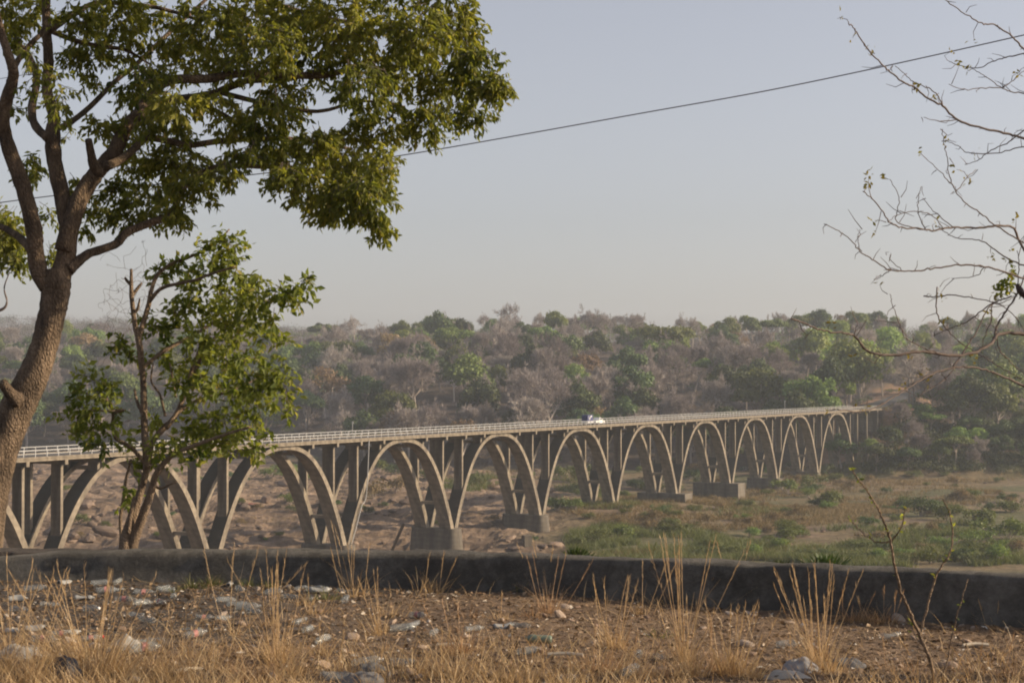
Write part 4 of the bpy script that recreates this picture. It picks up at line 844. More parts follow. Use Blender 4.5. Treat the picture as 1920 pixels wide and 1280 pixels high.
# bare twigs of the tree at the right edge
YR = 9.0
bt = empty('bare_twig_tree', tuple(P(2085, 1180, YR))); tag(bt, 'nearly bare tree reaching thin twigs with a few yellow leaves into the view', 'tree')
limb(bt, 'trunk', ([(2085, 1200), (2080, 950), (2070, 760), (2075, 560), (2060, 300), (2070, 60), (2050, -120)], YR, (0, 0), (34, 28, 24, 19, 14, 9, 5)), M_BARK, 10)
TW = [([(2062, 330), (1990, 285), (1920, 259), (1883, 249), (1843, 240), (1796, 225), (1767, 198), (1745, 188), (1715, 165), (1695, 155), (1668, 134), (1655, 123), (1635, 101), (1618, 81), (1601, 54), (1591, 44)], 3.6, 0, -.9), ([(1767, 198), (1755, 175), (1732, 161), (1712, 153), (1695, 138), (1678, 124)], 1.6, -.4, -.5), ([(1796, 225), (1762, 227), (1732, 220)], 1.3, -.3, -.4),
      ([(2062, 190), (1980, 220), (1920, 245), (1893, 265), (1853, 285), (1836, 299), (1809, 309)], 2.2, .2, .6), ([(2065, 260), (1990, 270), (1920, 275), (1870, 287), (1816, 287), (1799, 275), (1776, 265)], 1.8, .1, .3), ([(2066, 200), (1990, 150), (1920, 91), (1897, 69), (1866, 47), (1839, 44), (1806, 24), (1776, 3), (1750, -20)], 2.8, 0, -.6), ([(2068, 90), (1990, 88), (1920, 101), (1883, 109), (1860, 116), (1833, 128), (1792, 121), (1778, 114)], 2.0, .2, .5),
      ([(2066, 200), (1990, 185), (1920, 175), (1898, 173), (1880, 165), (1849, 144), (1823, 129)], 2.1, 0, -.2), ([(1880, 165), (1843, 165), (1809, 168), (1779, 158)], 1.3, -.1, -.3), ([(1880, 165), (1900, 151), (1913, 138), (1935, 120)], 1.3, -.1, 0),
      ([(2066, 540), (1980, 490), (1920, 455), (1866, 423), (1839, 400), (1813, 383), (1792, 359), (1779, 326), (1776, 296), (1769, 265), (1767, 242)], 2.2, -.2, -.9), ([(1789, 350), (1782, 343), (1759, 319), (1738, 299)], 1.4, -.6, -.8), ([(1792, 359), (1812, 335), (1830, 318)], 1.2, -.6, -.4),
      ([(2066, 640), (1980, 540), (1920, 468), (1901, 429), (1875, 423), (1829, 427), (1782, 427), (1753, 432), (1729, 429), (1696, 427), (1670, 418), (1655, 396), (1635, 373), (1618, 359)], 3.6, 0, -1.1), ([(1729, 429), (1682, 417), (1683, 395), (1685, 370), (1668, 336)], 1.4, -.7, -.9), ([(1735, 430), (1722, 400), (1722, 372), (1727, 350)], 1.2, -.7, -.6), ([(1770, 430), (1740, 400), (1690, 400), (1665, 417)], 1.2, -.6, -.8), ([(1790, 428), (1755, 400), (1730, 372)], 1.3, -.6, -.5),
      ([(2068, 570), (1990, 530), (1920, 497), (1893, 486), (1861, 465), (1836, 450), (1796, 447), (1767, 432)], 2.6, .2, .4), ([(2068, 600), (1990, 550), (1920, 522), (1886, 511), (1854, 501), (1803, 497), (1746, 504), (1710, 508), (1670, 506), (1635, 486), (1613, 472), (1599, 454), (1577, 436), (1545, 420)], 2.9, -.2, -1.0), ([(1670, 506), (1656, 515), (1643, 524)], 1.4, -.7, -.7), ([(1690, 507), (1672, 490), (1668, 478)], 1.0, -.7, -.6), ([(1845, 501), (1830, 517), (1784, 522)], 1.2, -.3, -.2), ([(1613, 472), (1608, 445), (1612, 430)], 1.0, -.9, -.9),
      ([(2072, 640), (1990, 628), (1920, 625), (1875, 625), (1861, 641), (1839, 655), (1803, 666), (1767, 664), (1724, 659), (1681, 666), (1649, 664), (1624, 655), (1602, 630), (1588, 625), (1552, 621), (1527, 614), (1502, 603), (1484, 598)], 5.2, 0, -1.0), ([(1767, 664), (1739, 655), (1710, 641), (1696, 630), (1685, 605), (1674, 572), (1668, 551)], 1.7, -.5, -.8), ([(1602, 630), (1604, 618), (1607, 605)], 1.2, -.8, -.8), ([(1655, 664), (1645, 672), (1640, 682)], 1.1, -.8, -.7),
      ([(2072, 790), (1990, 752), (1920, 723), (1890, 709), (1854, 695), (1814, 688), (1767, 693), (1732, 709), (1696, 731), (1660, 754), (1631, 767), (1606, 772), (1570, 767)], 3.4, 0, -1.1), ([(1861, 641), (1868, 616), (1886, 583), (1908, 551), (1930, 500), (1990, 430), (2064, 380)], 3.0, -.1, .2), ([(1786, 690), (1814, 648), (1836, 612), (1854, 576), (1883, 565), (1908, 555)], 2.4, -.3, .1), ([(1897, 555), (1861, 569), (1825, 594), (1803, 608), (1778, 616), (1750, 630)], 2.0, .1, .3), ([(1732, 555), (1757, 556), (1786, 553), (1821, 558), (1857, 565), (1890, 580), (1915, 610), (1940, 640), (2068, 700)], 1.7, .5, 0), ([(1757, 538), (1757, 587), (1775, 616), (1803, 644), (1839, 666), (1875, 688), (1920, 712), (1990, 750), (2070, 820)], 1.8, .4, 0), ([(1868, 616), (1872, 650), (1890, 672), (1920, 700), (2000, 740)], 1.6, 0, .3), ([(1750, 700), (1735, 712), (1722, 700)], 1.2, -.5, -.4), ([(1790, 690), (1770, 712), (1745, 728), (1722, 742)], 1.5, -.3, -.5), ([(1860, 566), (1858, 600), (1846, 630), (1838, 660)], 1.4, .2, .4), ([(1908, 551), (1910, 500), (1912, 470), (1922, 440)], 1.5, 0, .1)]
ends = []
mirrored = [([(2 * 2066 - x, y + nr_.uniform(-60, 60)) for x, y in t_[0][:9]], t_[1] * 1.2, t_[2] * -1, -t_[3] * 1.1 + nr_.uniform(-.9, .9)) for t_ in TW[:30:3] if t_[0][0][0] > 2050]
for x0, y0_, dx, dy, dd in ((2070, 60, 40, -190, .8), (2068, 90, -60, -180, -.7), (2060, 300, 130, -330, 1.2), (2072, 640, 190, -260, -1.1), (2075, 560, 60, -300, 1.6), (2062, 200, 150, -200, -1.3)):
    mirrored.append(([(x0, y0_), (x0 + dx * .35 + nr_.uniform(-14, 14), y0_ + dy * .3), (x0 + dx * .6 + nr_.uniform(-14, 14), y0_ + dy * .65), (x0 + dx + nr_.uniform(-20, 20), y0_ + dy)], 5, 0, dd))
for pts, r_, d0, d1 in mirrored: limb(bt, 'branch', ([pts[0]] + [(x, y) for x, y in pts[1:]], YR, (0, d1), list(np.linspace(r_ * .8 + .2, .7, len(pts)))), M_TWIG, 5, wob=.06, jit=.002)
for pts, r_, d0, d1 in TW:
    rr_ = np.linspace(r_ * .72 + .1, max(.6, r_ * .28), len(pts)); pc_ = limb(bt, 'branch', (pts, YR, (d0, d1), list(rr_)), M_TWIG, 5, wob=.06, jit=.002)
    for q_ in range(len(pts)): 
        if pts[q_][0] < 1945: ends.append((pts[q_], YR + np.interp(q_ / (len(pts) - 1), [0, 1], [d0, d1]), q_ / (len(pts) - 1)))
tg = MB(); Pb = []; Dd = []
for (x, y), Yd, f in ends:
    for q_ in range(1):
        a = P(x + nr_.uniform(-6, 6), y, Yd); d = unit(np.array([nr_.uniform(-1, .5), nr_.normal() * .5, nr_.uniform(-.6, 1)])); l_ = nr_.uniform(.03, .12)
        b = a + d * l_ * .5; c = b + unit(d + nr_.normal(size=3) * .5) * l_ * .5; tg.add(*tube([a, b, c], [.0024, .0018, .001], 3, cap=False))
        if nr_.uniform() < (.5 if f > .75 else .1):
            m = nr_.integers(3, 8); Pb.append(c + nr_.normal(size=(m, 3)) * .012); Dd.append(nr_.normal(size=(m, 3)) + [0, 0, -.3])
tag(sub_(tg, 'twigs', M_TWIG, bt), kind='stuff'); Pb = np.concatenate(Pb); Dd = np.concatenate(Dd)
V, Q = leaves(Pb, Dd, unit(nr_.normal(size=Pb.shape)), nr_.uniform(.018, .034, len(Pb)), .014)
obj('leaves', mesh('leaves', V - np.array(bt.location), Q, None, np.repeat(nr_.uniform(0, 1, len(Pb)), 4), False, M_YLEAF), bt)
Pb = np.concatenate([P(cx, cy_, 9.1) + nr_.normal(size=(m, 3)) * s_ for cx, cy_, m, s_ in ((1888, 535, 60, .018), (1872, 540, 24, .014), (1896, 520, 20, .012), (1897, 507, 10, .01), (1905, 547, 16, .012))])
V, Q = leaves(Pb, nr_.normal(size=Pb.shape), unit(nr_.normal(size=Pb.shape)), .034, .017); obj('leaf_cluster', mesh('leaf_cluster', V - np.array(bt.location), Q, None, np.repeat(nr_.uniform(.3, 1, len(Pb)), 4), False, M_LEAF2), bt)
# small bird perched there
bd = empty('bird', tuple(P(1911, 552, 9.0))); tag(bd, 'small brown bird perched on a twig beside the green leaf cluster', 'bird')
M_BIRD = plain('brown_feathers', (.07, .05, .045), .8); M_BEAK = plain('dark_beak', (.02, .02, .02), .5)
bp_ = np.array([[.028, 0, -.018], [.022, 0, -.004], [.012, 0, .012], [.002, 0, .028], [-.006, 0, .04], [-.01, 0, .05], [-.014, 0, .056]]); V, Q, T = tube(cat(bp_, 4), np.interp(np.linspace(0, 1, 25), [0, .15, .4, .6, .72, .85, 1], [.003, .011, .018, .016, .0115, .011, .003]), 12); obj('body', mesh('body', V, Q, T, smooth=True, mat=M_BIRD), bd)
V, Q, T = tube([[.024, 0, -.008], [.034, 0, -.03], [.042, 0, -.05]], [.006, .006, .004], 6); obj('tail', mesh('tail', V, Q, T, mat=M_BIRD), bd)
V, Q, T = tube([[-.016, 0, .052], [-.024, 0, .05], [-.03, 0, .049]], [.004, .0025, .0005], 6); obj('beak', mesh('beak', V, Q, T, mat=M_BEAK), bd)
for s_ in (-1, 1):
    V, Q, T = tube([[.0, s_ * .013, .024], [.014, s_ * .0165, .004], [.03, s_ * .008, -.022]], [.004, .011, .003], 8); obj('wing', mesh('wing', V * [1, 1, 1], Q, T, smooth=True, mat=plain('wing_feathers', (.045, .033, .03), .8)), bd)
    V, Q, T = tube([[.006, s_ * .006, 0], [.004, s_ * .007, -.018], [.0, s_ * .007, -.024]], .0014, 5); obj('foot', mesh('foot', V, Q, T, mat=M_BEAK), bd)
    V, Q, T = tube([[-.012, s_ * .0098, .0525], [-.012, s_ * .0112, .0525]], .0016, 6); obj('eye', mesh('eye', V, Q, T, mat=M_BEAK), bd)
# overhead cables
def cable(name, pts, Y0, Y1, r, label):
    xs_ = [p[0] for p in pts]; p = np.array([P(x, y, Y0 + (Y1 - Y0) * (x - xs_[0]) / (xs_[-1] - xs_[0])) for x, y in pts])
    V, Q, T = tube(cat(p, 16), r, 6); tag(obj(name, mesh(name, V, Q, T, mat=plain('cable_sheath', (.11, .1, .11), .6), smooth=True)), label, 'cable', 'overhead cables')
cable('overhead_cable', [(-1200, 560), (-500, 465), (0, 380), (500, 324.5), (750, 292), (1200, 213), (1500, 158), (1920, 66), (2500, -70)], 26, 20, .0075, 'dark overhead cable crossing the open sky beside the crown')
cable('overhead_cable', [(-900, 310), (-300, 202), (0, 148), (127, 127), (617, 29), (735, 2), (1100, -90)], 27, 23, .0045, 'thinner overhead cable passing high through the leafy crown')
# ------------------------------------------------------------------ the littered ground
def G(px_, py_):
    u_ = ray(px_, py_); Y = -1.6 / u_[1]; x = u_[0] * Y; return np.array([x, Y, float(near_z(x, Y))])
# thorny sapling
sg = empty('sapling', tuple(G(1752, 1283))); tag(sg, 'thin young sapling with a few sprouting leaves rising in front of the wall', 'sapling')
y0 = sg.location[1]
SP = [([(1754, 1290), (1748, 1255), (1740, 1225), (1723, 1186), (1706, 1148), (1690, 1109), (1678, 1061), (1671, 1018), (1661, 989), (1647, 956), (1628, 922), (1606, 893), (1596, 876)], (5, 4.5, 4, 4, 3.5, 3, 2.8, 2.5, 2, 1.6, 1.2)), ([(1726, 1194), (1732, 1160), (1747, 1104), (1762, 1066), (1781, 1037), (1786, 1000), (1780, 960), (1768, 935)], (3, 2.6, 2.2, 1.8, 1.4, 1)), ([(1670, 1014), (1647, 1016), (1618, 999), (1589, 970)], (1.7, 1.4, 1)), ([(1672, 1014), (1690, 985), (1697, 952)], (1.6, 1.3, 1)), ([(1752, 1285), (1776, 1240), (1790, 1167), (1803, 1125), (1815, 1085)], (2, 1.8, 1.4, 1)), ([(1742, 1225), (1715, 1190), (1700, 1150)], (1.5, 1.2, .9))]
Pb = []
for k, (pts, r_) in enumerate(SP):
    pc_ = limb(sg, 'stem' if k == 0 else 'branch', (pts, y0, (0, .25 * (k % 3 - 1)), [a * .9 for a in r_]), M_BARK2, 6, jit=.002)
    q_ = pc_[nr_.integers(len(pc_) // 3, len(pc_), 16 if k < 2 else 7)]; Pb.append(q_ + nr_.normal(size=q_.shape) * .006)
Pb = np.concatenate(Pb); V, Q = leaves(Pb, nr_.normal(size=Pb.shape) + [0, 0, .4], unit(nr_.normal(size=Pb.shape)), nr_.uniform(.015, .04, len(Pb)), .015); obj('leaves', mesh('leaves', V - np.array(sg.location), Q, None, np.repeat(nr_.uniform(.2, 1, len(Pb)), 4), False, M_LEAF2), sg)
# grass tufts: (x, y of the base, height in px, blades, spread, colour, lean)
def tuft(name, x, y, hpx, n, spread, m, lean=0.0, wd=.006, bend=.25, heads=0):
    g_ = G(x, y); h = hpx * g_[1] / FPX; r_ = max(.02, spread * g_[1] / FPX)
    B = np.stack([nr_.normal(0, r_, n), nr_.normal(0, r_, n), np.full(n, -.015)], -1); D = unit(np.stack([B[:, 0] / r_ * .16 + lean + nr_.normal(0, .12, n), B[:, 1] / r_ * .16 + nr_.normal(0, .12, n), np.ones(n)], -1))
    ln = h * np.clip(nr_.beta(1.5, 2.6, n) * 1.1, .14, 1.0); V, Q, k = blades(B, D, ln, wd * nr_.uniform(.6, 1.3, n), nr_.uniform(.05, bend * 2, n), 4, nr_); tn = np.repeat(np.clip(nr_.normal(.55, .22, n), 0, 1), k)
    mb = MB().add(V, Q, None, tn)
    for q_ in range(heads):
        d = unit(D[q_] * .9 + nr_.normal(size=3) * .06); a = B[q_]; pts = [a + d * h * t_ + np.array([lean * .25 + .03, 0, 0]) * h * t_ * t_ for t_ in np.linspace(0, 1.12, 7)]; mb.add(*tube(pts, [.0017, .0016, .0015, .0013, .0013, .0012, .0004], 4), tint=.7)
        pt = np.array([b_0 + d * h * t_ + np.array([lean * .25 + .03, 0, 0]) * h * t_ * t_ for b_0 in (a,) for t_ in np.linspace(.7, 1.1, 13)]); D2 = unit(nr_.normal(size=pt.shape) * .14 + d + [0, 0, .2]); V2, Q2 = leaves(pt, D2, unit(nr_.normal(size=pt.shape)), .045, .0035); mb.add(V2, Q2, None, .6)
    o = mb.build(name, m); o.location = g_; return o
TF = [(130, 1262, 190, 110, 26, 'straw', -.35, 8), (60, 1275, 190, 60, 20, 'straw', .1, 4), (205, 1262, 170, 90, 22, 'straw', .22, 8), (165, 1235, 150, 40, 10, 'straw', -.12, 4), (12, 1262, 150, 40, 12, 'straw', .15, 2), (20, 1215, 160, 14, 8, 'straw', .02, 3), (298, 1262, 110, 30, 16, 'straw', .3, 3), (330, 1275, 120, 50, 24, 'straw', -.1, 2),
      (441, 1192, 155, 8, 5, 'straw', .12, 4), (520, 1240, 165, 70, 16, 'straw', .02, 8), (548, 1262, 120, 70, 22, 'straw', .05, 2), (480, 1275, 90, 50, 24, 'reddish', -.05, 1), (508, 1170, 130, 16, 8, 'straw', -.1, 4), (590, 1150, 70, 26, 14, 'pale', .1, 1), (575, 1135, 44, 40, 12, 'pale', 0, 0), (615, 1125, 40, 40, 12, 'green', 0, 0), (362, 1102, 36, 60, 12, 'green', 0, 0), (400, 1098, 32, 50, 10, 'green', .1, 0), (465, 1098, 36, 46, 11, 'green', 0, 0), (505, 1102, 28, 36, 10, 'green', 0, 0), (330, 1108, 26, 30, 10, 'green', 0, 0), (560, 1165, 40, 40, 12, 'reddish', 0, 0),
      (668, 1120, 90, 22, 12, 'pale', .05, 4), (655, 1100, 110, 12, 9, 'straw', -.15, 3), (710, 1185, 110, 34, 10, 'straw', -.2, 4), (730, 1155, 70, 26, 14, 'straw', .1, 1), (810, 1108, 66, 50, 18, 'pale', .1, 4), (862, 1230, 90, 90, 15, 'reddish', -.05, 3), (850, 1272, 95, 110, 40, 'straw', .05, 3), (790, 1265, 80, 60, 30, 'straw', .1, 1), (745, 1272, 70, 60, 30, 'straw', 0, 1), (690, 1278, 60, 40, 20, 'straw', -.1, 1), (945, 1165, 44, 36, 12, 'straw', 0, 1), (880, 1160, 36, 30, 12, 'reddish', 0, 0), (1000, 1160, 40, 40, 16, 'reddish', 0, 0), (1028, 1150, 100, 46, 12, 'reddish', -.03, 5), (1022, 1110, 90, 10, 7, 'straw', 0, 3), (1090, 1112, 60, 20, 12, 'pale', .1, 1), (980, 1112, 40, 26, 12, 'green', 0, 0),
      (1150, 1215, 120, 60, 16, 'straw', -.06, 7), (1120, 1258, 80, 80, 26, 'reddish', 0, 2), (1165, 1262, 70, 60, 24, 'reddish', .1, 2), (1010, 1275, 70, 60, 30, 'straw', .1, 1), (940, 1278, 70, 60, 30, 'straw', -.1, 1), (1062, 1278, 60, 50, 24, 'straw', 0, 1), (1215, 1115, 46, 50, 14, 'green', .1, 1), (1200, 1150, 90, 14, 8, 'straw', -.1, 3), (1285, 1235, 215, 36, 8, 'straw', .0, 12), (1295, 1268, 130, 70, 18, 'straw', -.05, 5), (1375, 1262, 120, 90, 18, 'straw', .06, 8), (1340, 1255, 80, 60, 16, 'reddish', 0, 2), (1410, 1275, 80, 50, 18, 'straw', .05, 1), (1255, 1272, 80, 50, 20, 'reddish', -.1, 1), (1530, 1236, 165, 44, 10, 'pale', -.14, 14), (1545, 1262, 120, 90, 20, 'straw', -.02, 6), (1500, 1262, 70, 40, 18, 'straw', 0, 1), (1600, 1160, 50, 60, 14, 'reddish', .1, 2), (1660, 1165, 56, 70, 18, 'reddish', .05, 3), (1630, 1160, 40, 50, 14, 'straw', 0, 1), (1330, 1130, 46, 50, 22, 'reddish', .15, 2), (1390, 1128, 60, 14, 10, 'pale', .2, 2), (1900, 1165, 46, 60, 16, 'reddish', .1, 2), (1855, 1170, 46, 26, 10, 'pale', -.3, 2), (1480, 1210, 40, 24, 14, 'reddish', 0, 0), (1690, 1262, 60, 40, 22, 'reddish', 0, 1), (1830, 1270, 60, 50, 28, 'reddish', 0, 1), (1900, 1272, 70, 50, 24, 'reddish', .1, 1), (1770, 1278, 50, 40, 20, 'straw', 0, 1), (1240, 1190, 34, 26, 14, 'green', 0, 0), (640, 1265, 70, 50, 22, 'straw', -.05, 1), (610, 1225, 60, 26, 14, 'straw', 0, 1), (430, 1262, 70, 40, 20, 'straw', .1, 1), (390, 1240, 60, 30, 16, 'straw', 0, 1), (255, 1270, 80, 60, 24, 'straw', 0, 1)]
items = []
for x, y, hp, n, sp_, c, le_, hd in TF:
    m = {'straw': M_GRASS, 'reddish': M_GRASSR, 'green': M_GRASSG, 'pale': M_GRASS}[c]
    o = tuft('grass_tuft', x, y, hp, int(n * 2.3), sp_ * .85, m, le_, .0045 if c != 'green' else .008, .3, hd); o['category'] = 'grass tuft'; o['group'] = 'dry grass tufts on the littered ground'
    wl = 'under the wall' if y < 1135 else 'in the middle of the ground' if y < 1225 else 'at the near edge of the ground'
    items.append((o, '%s %s grass tuft %s' % ('tall' if hp > 140 else 'knee high' if hp > 75 else 'short', {'straw': 'straw coloured', 'reddish': 'reddish', 'green': 'greenish', 'pale': 'pale dry'}[c], wl), x))
order_labels(items)
# spiky plants on top of the wall's far side
items = []
for x, y, wpx, lb in ((1545, 1052, 62, 'wide dark spiky plant on the far side of the wall'), (1462, 1050, 20, 'small dark spiky plant on the far side of the wall'), (1636, 1058, 14, 'tiny dark spiky sprout behind the wall'), (1082, 1046, 40, 'low green spiky plant behind the wall beside the rock slab')):
    u_ = ray(x, y); Yw = float(wall_y(u_[0] * 12)) + .42; n = 90 if wpx > 30 else 40; sz = wpx / 2 * Yw / FPX
    B = nr_.normal(size=(n, 3)) * [sz * .5, .04, 0]; D = unit(np.stack([B[:, 0] / sz * .9 + nr_.normal(0, .25, n), nr_.normal(0, .4, n), np.ones(n)], -1)); V, Q, k = blades(B, D, sz * nr_.uniform(.45, .95, n), .022, .1, 3, nr_)
    o = obj('spiky_plant', mesh('spiky_plant', V, Q, None, np.repeat(nr_.uniform(0, .6, n), k), False, M_FDARK)); o.location = (u_[0] * Yw, Yw, -1.6 + float(wall_h(u_[0] * Yw)) - .03); tag(o, lb, 'plant', 'spiky plants behind the wall')
# plastic bottles
M_PET = NT('clear_plastic'); _m = M_PET
b_ = M_PET.n('ShaderNodeBsdfPrincipled'); b_.inputs['Base Color'].default_value = (.42, .43, .43, 1); b_.inputs['Roughness'].default_value = .16; b_.inputs['Specular IOR Level'].default_value = .8
tr2 = M_PET.n('ShaderNodeBsdfTransparent'); tr2.inputs[0].default_value = (.9, .93, .93, 1); mx = M_PET.n('ShaderNodeMixShader'); mx.inputs[0].default_value = .74
M_PET.l(b_.outputs[0], mx.inputs[1]); M_PET.l(tr2.outputs[0], mx.inputs[2]); M_PET.l(mx.outputs[0], M_PET.out.inputs[0]); M_PET = M_PET.m
M_PINK = plain('pink_label', (.36, .17, .155), .6); M_CAPR = plain('red_cap', (.5, .06, .05), .4); M_CAPW = plain('white_cap', (.75, .75, .72), .4); M_MILK = plain('milky_plastic', (.27, .27, .26), .4); M_GREENP = plain('green_plastic', (.16, .2, .15), .3)
def bottle_mesh(name, seed, crush, mat):
    rng = np.random.default_rng(seed); z = np.array([0, .004, .02, .03, .08, .12, .15, .17, .185, .195, .2, .212, .214]); r = np.array([.018, .03, .033, .032, .0325, .031, .033, .03, .02, .0135, .0125, .0125, .003])
    n = 16; k = np.arange(n) * 2 * np.pi / n; V = np.stack([z[:, None] + 0 * k, r[:, None] * np.cos(k), r[:, None] * np.sin(k)], -1)
    if crush:
        f = 1 - crush * np.exp(-((z - rng.uniform(.06, .13)) / .045) ** 2); V[..., 2] *= f[:, None]; V[..., 1] *= (1 + .3 * (1 - f))[:, None]; V += .002 * rng.normal(size=V.shape)
        V[..., 1] += .018 * crush * np.sin(z * 16)[:, None]
    i, j = np.meshgrid(np.arange(len(z) - 1), np.arange(n), indexing='ij'); j2 = (j + 1) % n
    V = V.reshape(-1, 3); Q = np.stack([i * n + j, i * n + j2, (i + 1) * n + j2, (i + 1) * n + j], -1).reshape(-1, 4)
    body = mesh(name, V, Q, smooth=True, mat=mat)
    rows = slice(4 * n, 6 * n); Vl = V[rows].copy(); Vl[:, 1:] *= 1.03; i, j = np.meshgrid(np.arange(1), np.arange(n), indexing='ij'); j2 = (j + 1) % n
    lab = mesh('label_band', Vl, np.stack([i * n + j, i * n + j2, (i + 1) * n + j2, (i + 1) * n + j], -1).reshape(-1, 4), smooth=True, mat=M_PINK)
    return body, lab
BOT = [bottle_mesh('body', 3 + k, c, m) for k, (c, m) in enumerate(((0, M_PET), (.35, M_PET), (.6, M_PET), (.2, M_PET), (.7, M_MILK), (0, M_GREENP)))]
V, Q, T = tube([[.198, 0, 0], [.214, 0, 0], [.22, 0, 0]], [.0155, .0155, .013], 10); CAPM = {'r': mesh('cap', V, Q, T, mat=M_CAPR), 'w': mesh('cap', V, Q, T, mat=M_CAPW)}
items = []
def bottle(x, y, kind_, az, lab, cap, s=1.0):
    g_ = G(x, y); r = empty('plastic_bottle', (g_[0], g_[1], g_[2] + .018 * s), rad(az)); r.rotation_euler = (nr_.uniform(0, 6.28), nr_.uniform(-.12, .06), rad(az)); s *= .64; r.scale = (s, s, s)
    b_, l_ = BOT[kind_]; obj('body', b_, r)
    if lab: obj('label_band', l_, r)
    if cap: obj('cap', CAPM[cap], r)
    r['category'] = 'bottle'; r['group'] = 'plastic bottles littering the ground'
    zone = 'by the wall foot' if y < 1112 else 'in the dark litter' if y < 1160 else 'in the middle litter' if y < 1215 else 'in the near grass'
    d = {5: 'dull green plastic bottle', 4: 'flattened milky plastic bottle'}.get(kind_, ('crushed clear plastic bottle' if kind_ in (1, 2) else 'clear plastic bottle'))
    items.append((r, d + (' with pink label' if lab else '') + ' lying ' + zone, x))
for a in [(215, 1125, 0, -8, 1, None, 1.15), (250, 1112, 1, 12, 1, None, 1.15), (180, 1112, 2, 5, 1, None, 1.2), (170, 1100, 3, 20, 0, None, 1.1), (215, 1098, 0, 80, 0, None), (140, 1125, 4, 10, 0, None), (158, 1142, 3, -30, 0, 'w'), (250, 1135, 2, 40, 0, None, 1.1), (75, 1135, 1, 10, 0, None), (110, 1100, 4, 60, 0, None), (45, 1110, 3, 5, 0, None, 1.2), (15, 1125, 4, 15, 0, None), (20, 1145, 1, -20, 0, None), (60, 1205, 0, -10, 1, None, 1.2), (95, 1195, 2, 12, 1, None), (30, 1225, 1, 30, 0, None), (150, 1205, 3, 20, 1, 'r'), (225, 1215, 0, 5, 0, None, 1.3), (245, 1235, 1, 25, 1, None, 1.25), (85, 1235, 4, -15, 0, None), (310, 1210, 3, 190, 0, None), (345, 1202, 0, 40, 1, None, 1.15), (325, 1125, 1, 100, 0, None), (328, 1108, 0, 200, 0, None), (405, 1132, 3, 30, 0, None, 1.1), (425, 1138, 2, 10, 0, None), (440, 1146, 0, 8, 0, None, 1.3), (465, 1150, 3, -40, 0, None), (455, 1110, 1, 120, 0, None), (580, 1112, 4, 10, 0, None, 1.2), (555, 1172, 0, 100, 0, None), (595, 1210, 2, 60, 0, None), (600, 1276, 1, 10, 0, None, 1.4), (645, 1135, 2, 90, 0, None, 1.2), (732, 1182, 3, 10, 0, None, 1.2), (770, 1158, 0, -40, 1, None), (765, 1178, 1, 60, 0, None), (810, 1195, 3, 80, 0, None), (870, 1190, 1, 30, 0, None), (955, 1180, 2, -10, 0, None), (925, 1182, 4, 20, 0, None), (1035, 1208, 5, 172, 0, None, 1.2), (970, 1235, 0, 20, 0, None), (1195, 1232, 0, 80, 0, None), (1245, 1238, 3, 110, 0, None), (1170, 1272, 0, 60, 0, None, 1.3), (1040, 1276, 3, 20, 0, None), (1455, 1212, 2, 0, 0, None), (660, 1250, 0, 15, 0, None, 1.3), (735, 1248, 1, -30, 0, None, 1.1), (1650, 1196, 2, 10, 0, None)]: bottle(*a)
for k in range(20): bottle(nr_.uniform(0, 640), nr_.uniform(1092, 1200), int(nr_.choice([1, 2, 3, 4])), nr_.uniform(0, 360), int(nr_.uniform() < .3), None, nr_.uniform(.8, 1.15))
order_labels(items)
# bin bags / sheeting and pieces of wood, stones
def crumple(name, x, y, w_, d_, h_, mat, label, cat, seed):
    a, b = np.meshgrid(np.linspace(-1, 1, 22), np.linspace(-1, 1, 16)); rr_ = np.clip(1 - (a ** 2 + b ** 2) ** 1.0, 0, 1); z = h_ * (rr_ ** .6) * (.35 + 1.0 * fbm(a * 2.2 + seed, b * 2.2, 4, seed)) 
    j = .25 * (fbm(a * 3, b * 3 + seed, 3, seed + 1) - .5); V = np.stack([(a + j) * w_, (b + j) * d_, z - .01], -1).reshape(-1, 3)
    Q = np.array([[i * 22 + q, i * 22 + q + 1, (i + 1) * 22 + q + 1, (i + 1) * 22 + q] for i in range(15) for q in range(21)])
    o = obj(name, mesh(name, V, Q, smooth=True, mat=mat)); g_ = G(x, y); o.location = g_; tag(o, label, cat); return o
M_GREYS = plain('grey_sheet', (.24, .24, .25), .6); M_PALE = plain('pale_sheet', (.31, .295, .265), .6)
crumple('plastic_sheet', 1500, 1262, .12, .07, .1, M_GREYS, 'crumpled grey plastic sheet lying left of the pale grass clump', 'sheet', 5)
crumple('plastic_sheet', 1475, 1274, .14, .05, .05, M_PALE, 'pale torn sheet lying against the crumpled grey one', 'sheet', 9)
crumple('rubber_mat', 1588, 1252, .12, .045, .06, plain('grey_rubber', (.1, .1, .105), .7), 'grey curved rubber strip lying right of the pale grass clump', 'rubber strip', 15)
crumple('cloth_bundle', 690, 1258, .11, .07, .07, plain('dark_grey_cloth', (.1, .1, .1), .8), 'dark grey rumpled bundle half hidden in near grass', 'bundle', 21)
crumple('cloth_bundle', 680, 1278, .13, .06, .07, plain('grey_cloth', (.16, .155, .15), .8), 'lighter grey bundle in front of the dark one', 'bundle', 31)
crumple('plastic_bag', 120, 1270, .1, .08, .12, plain('dark_bag', (.05, .05, .055), .5), 'dark plastic bag among bottles behind the arching straw clump', 'bag', 41)
crumple('plastic_bag', 35, 1232, .14, .08, .1, M_PALE, 'pale plastic bag among the bottles in the near corner', 'bag', 43)
crumple('plastic_bag', 235, 1225, .12, .07, .1, M_PALE, 'pale plastic bag beside the pink labelled bottle', 'bag', 47)
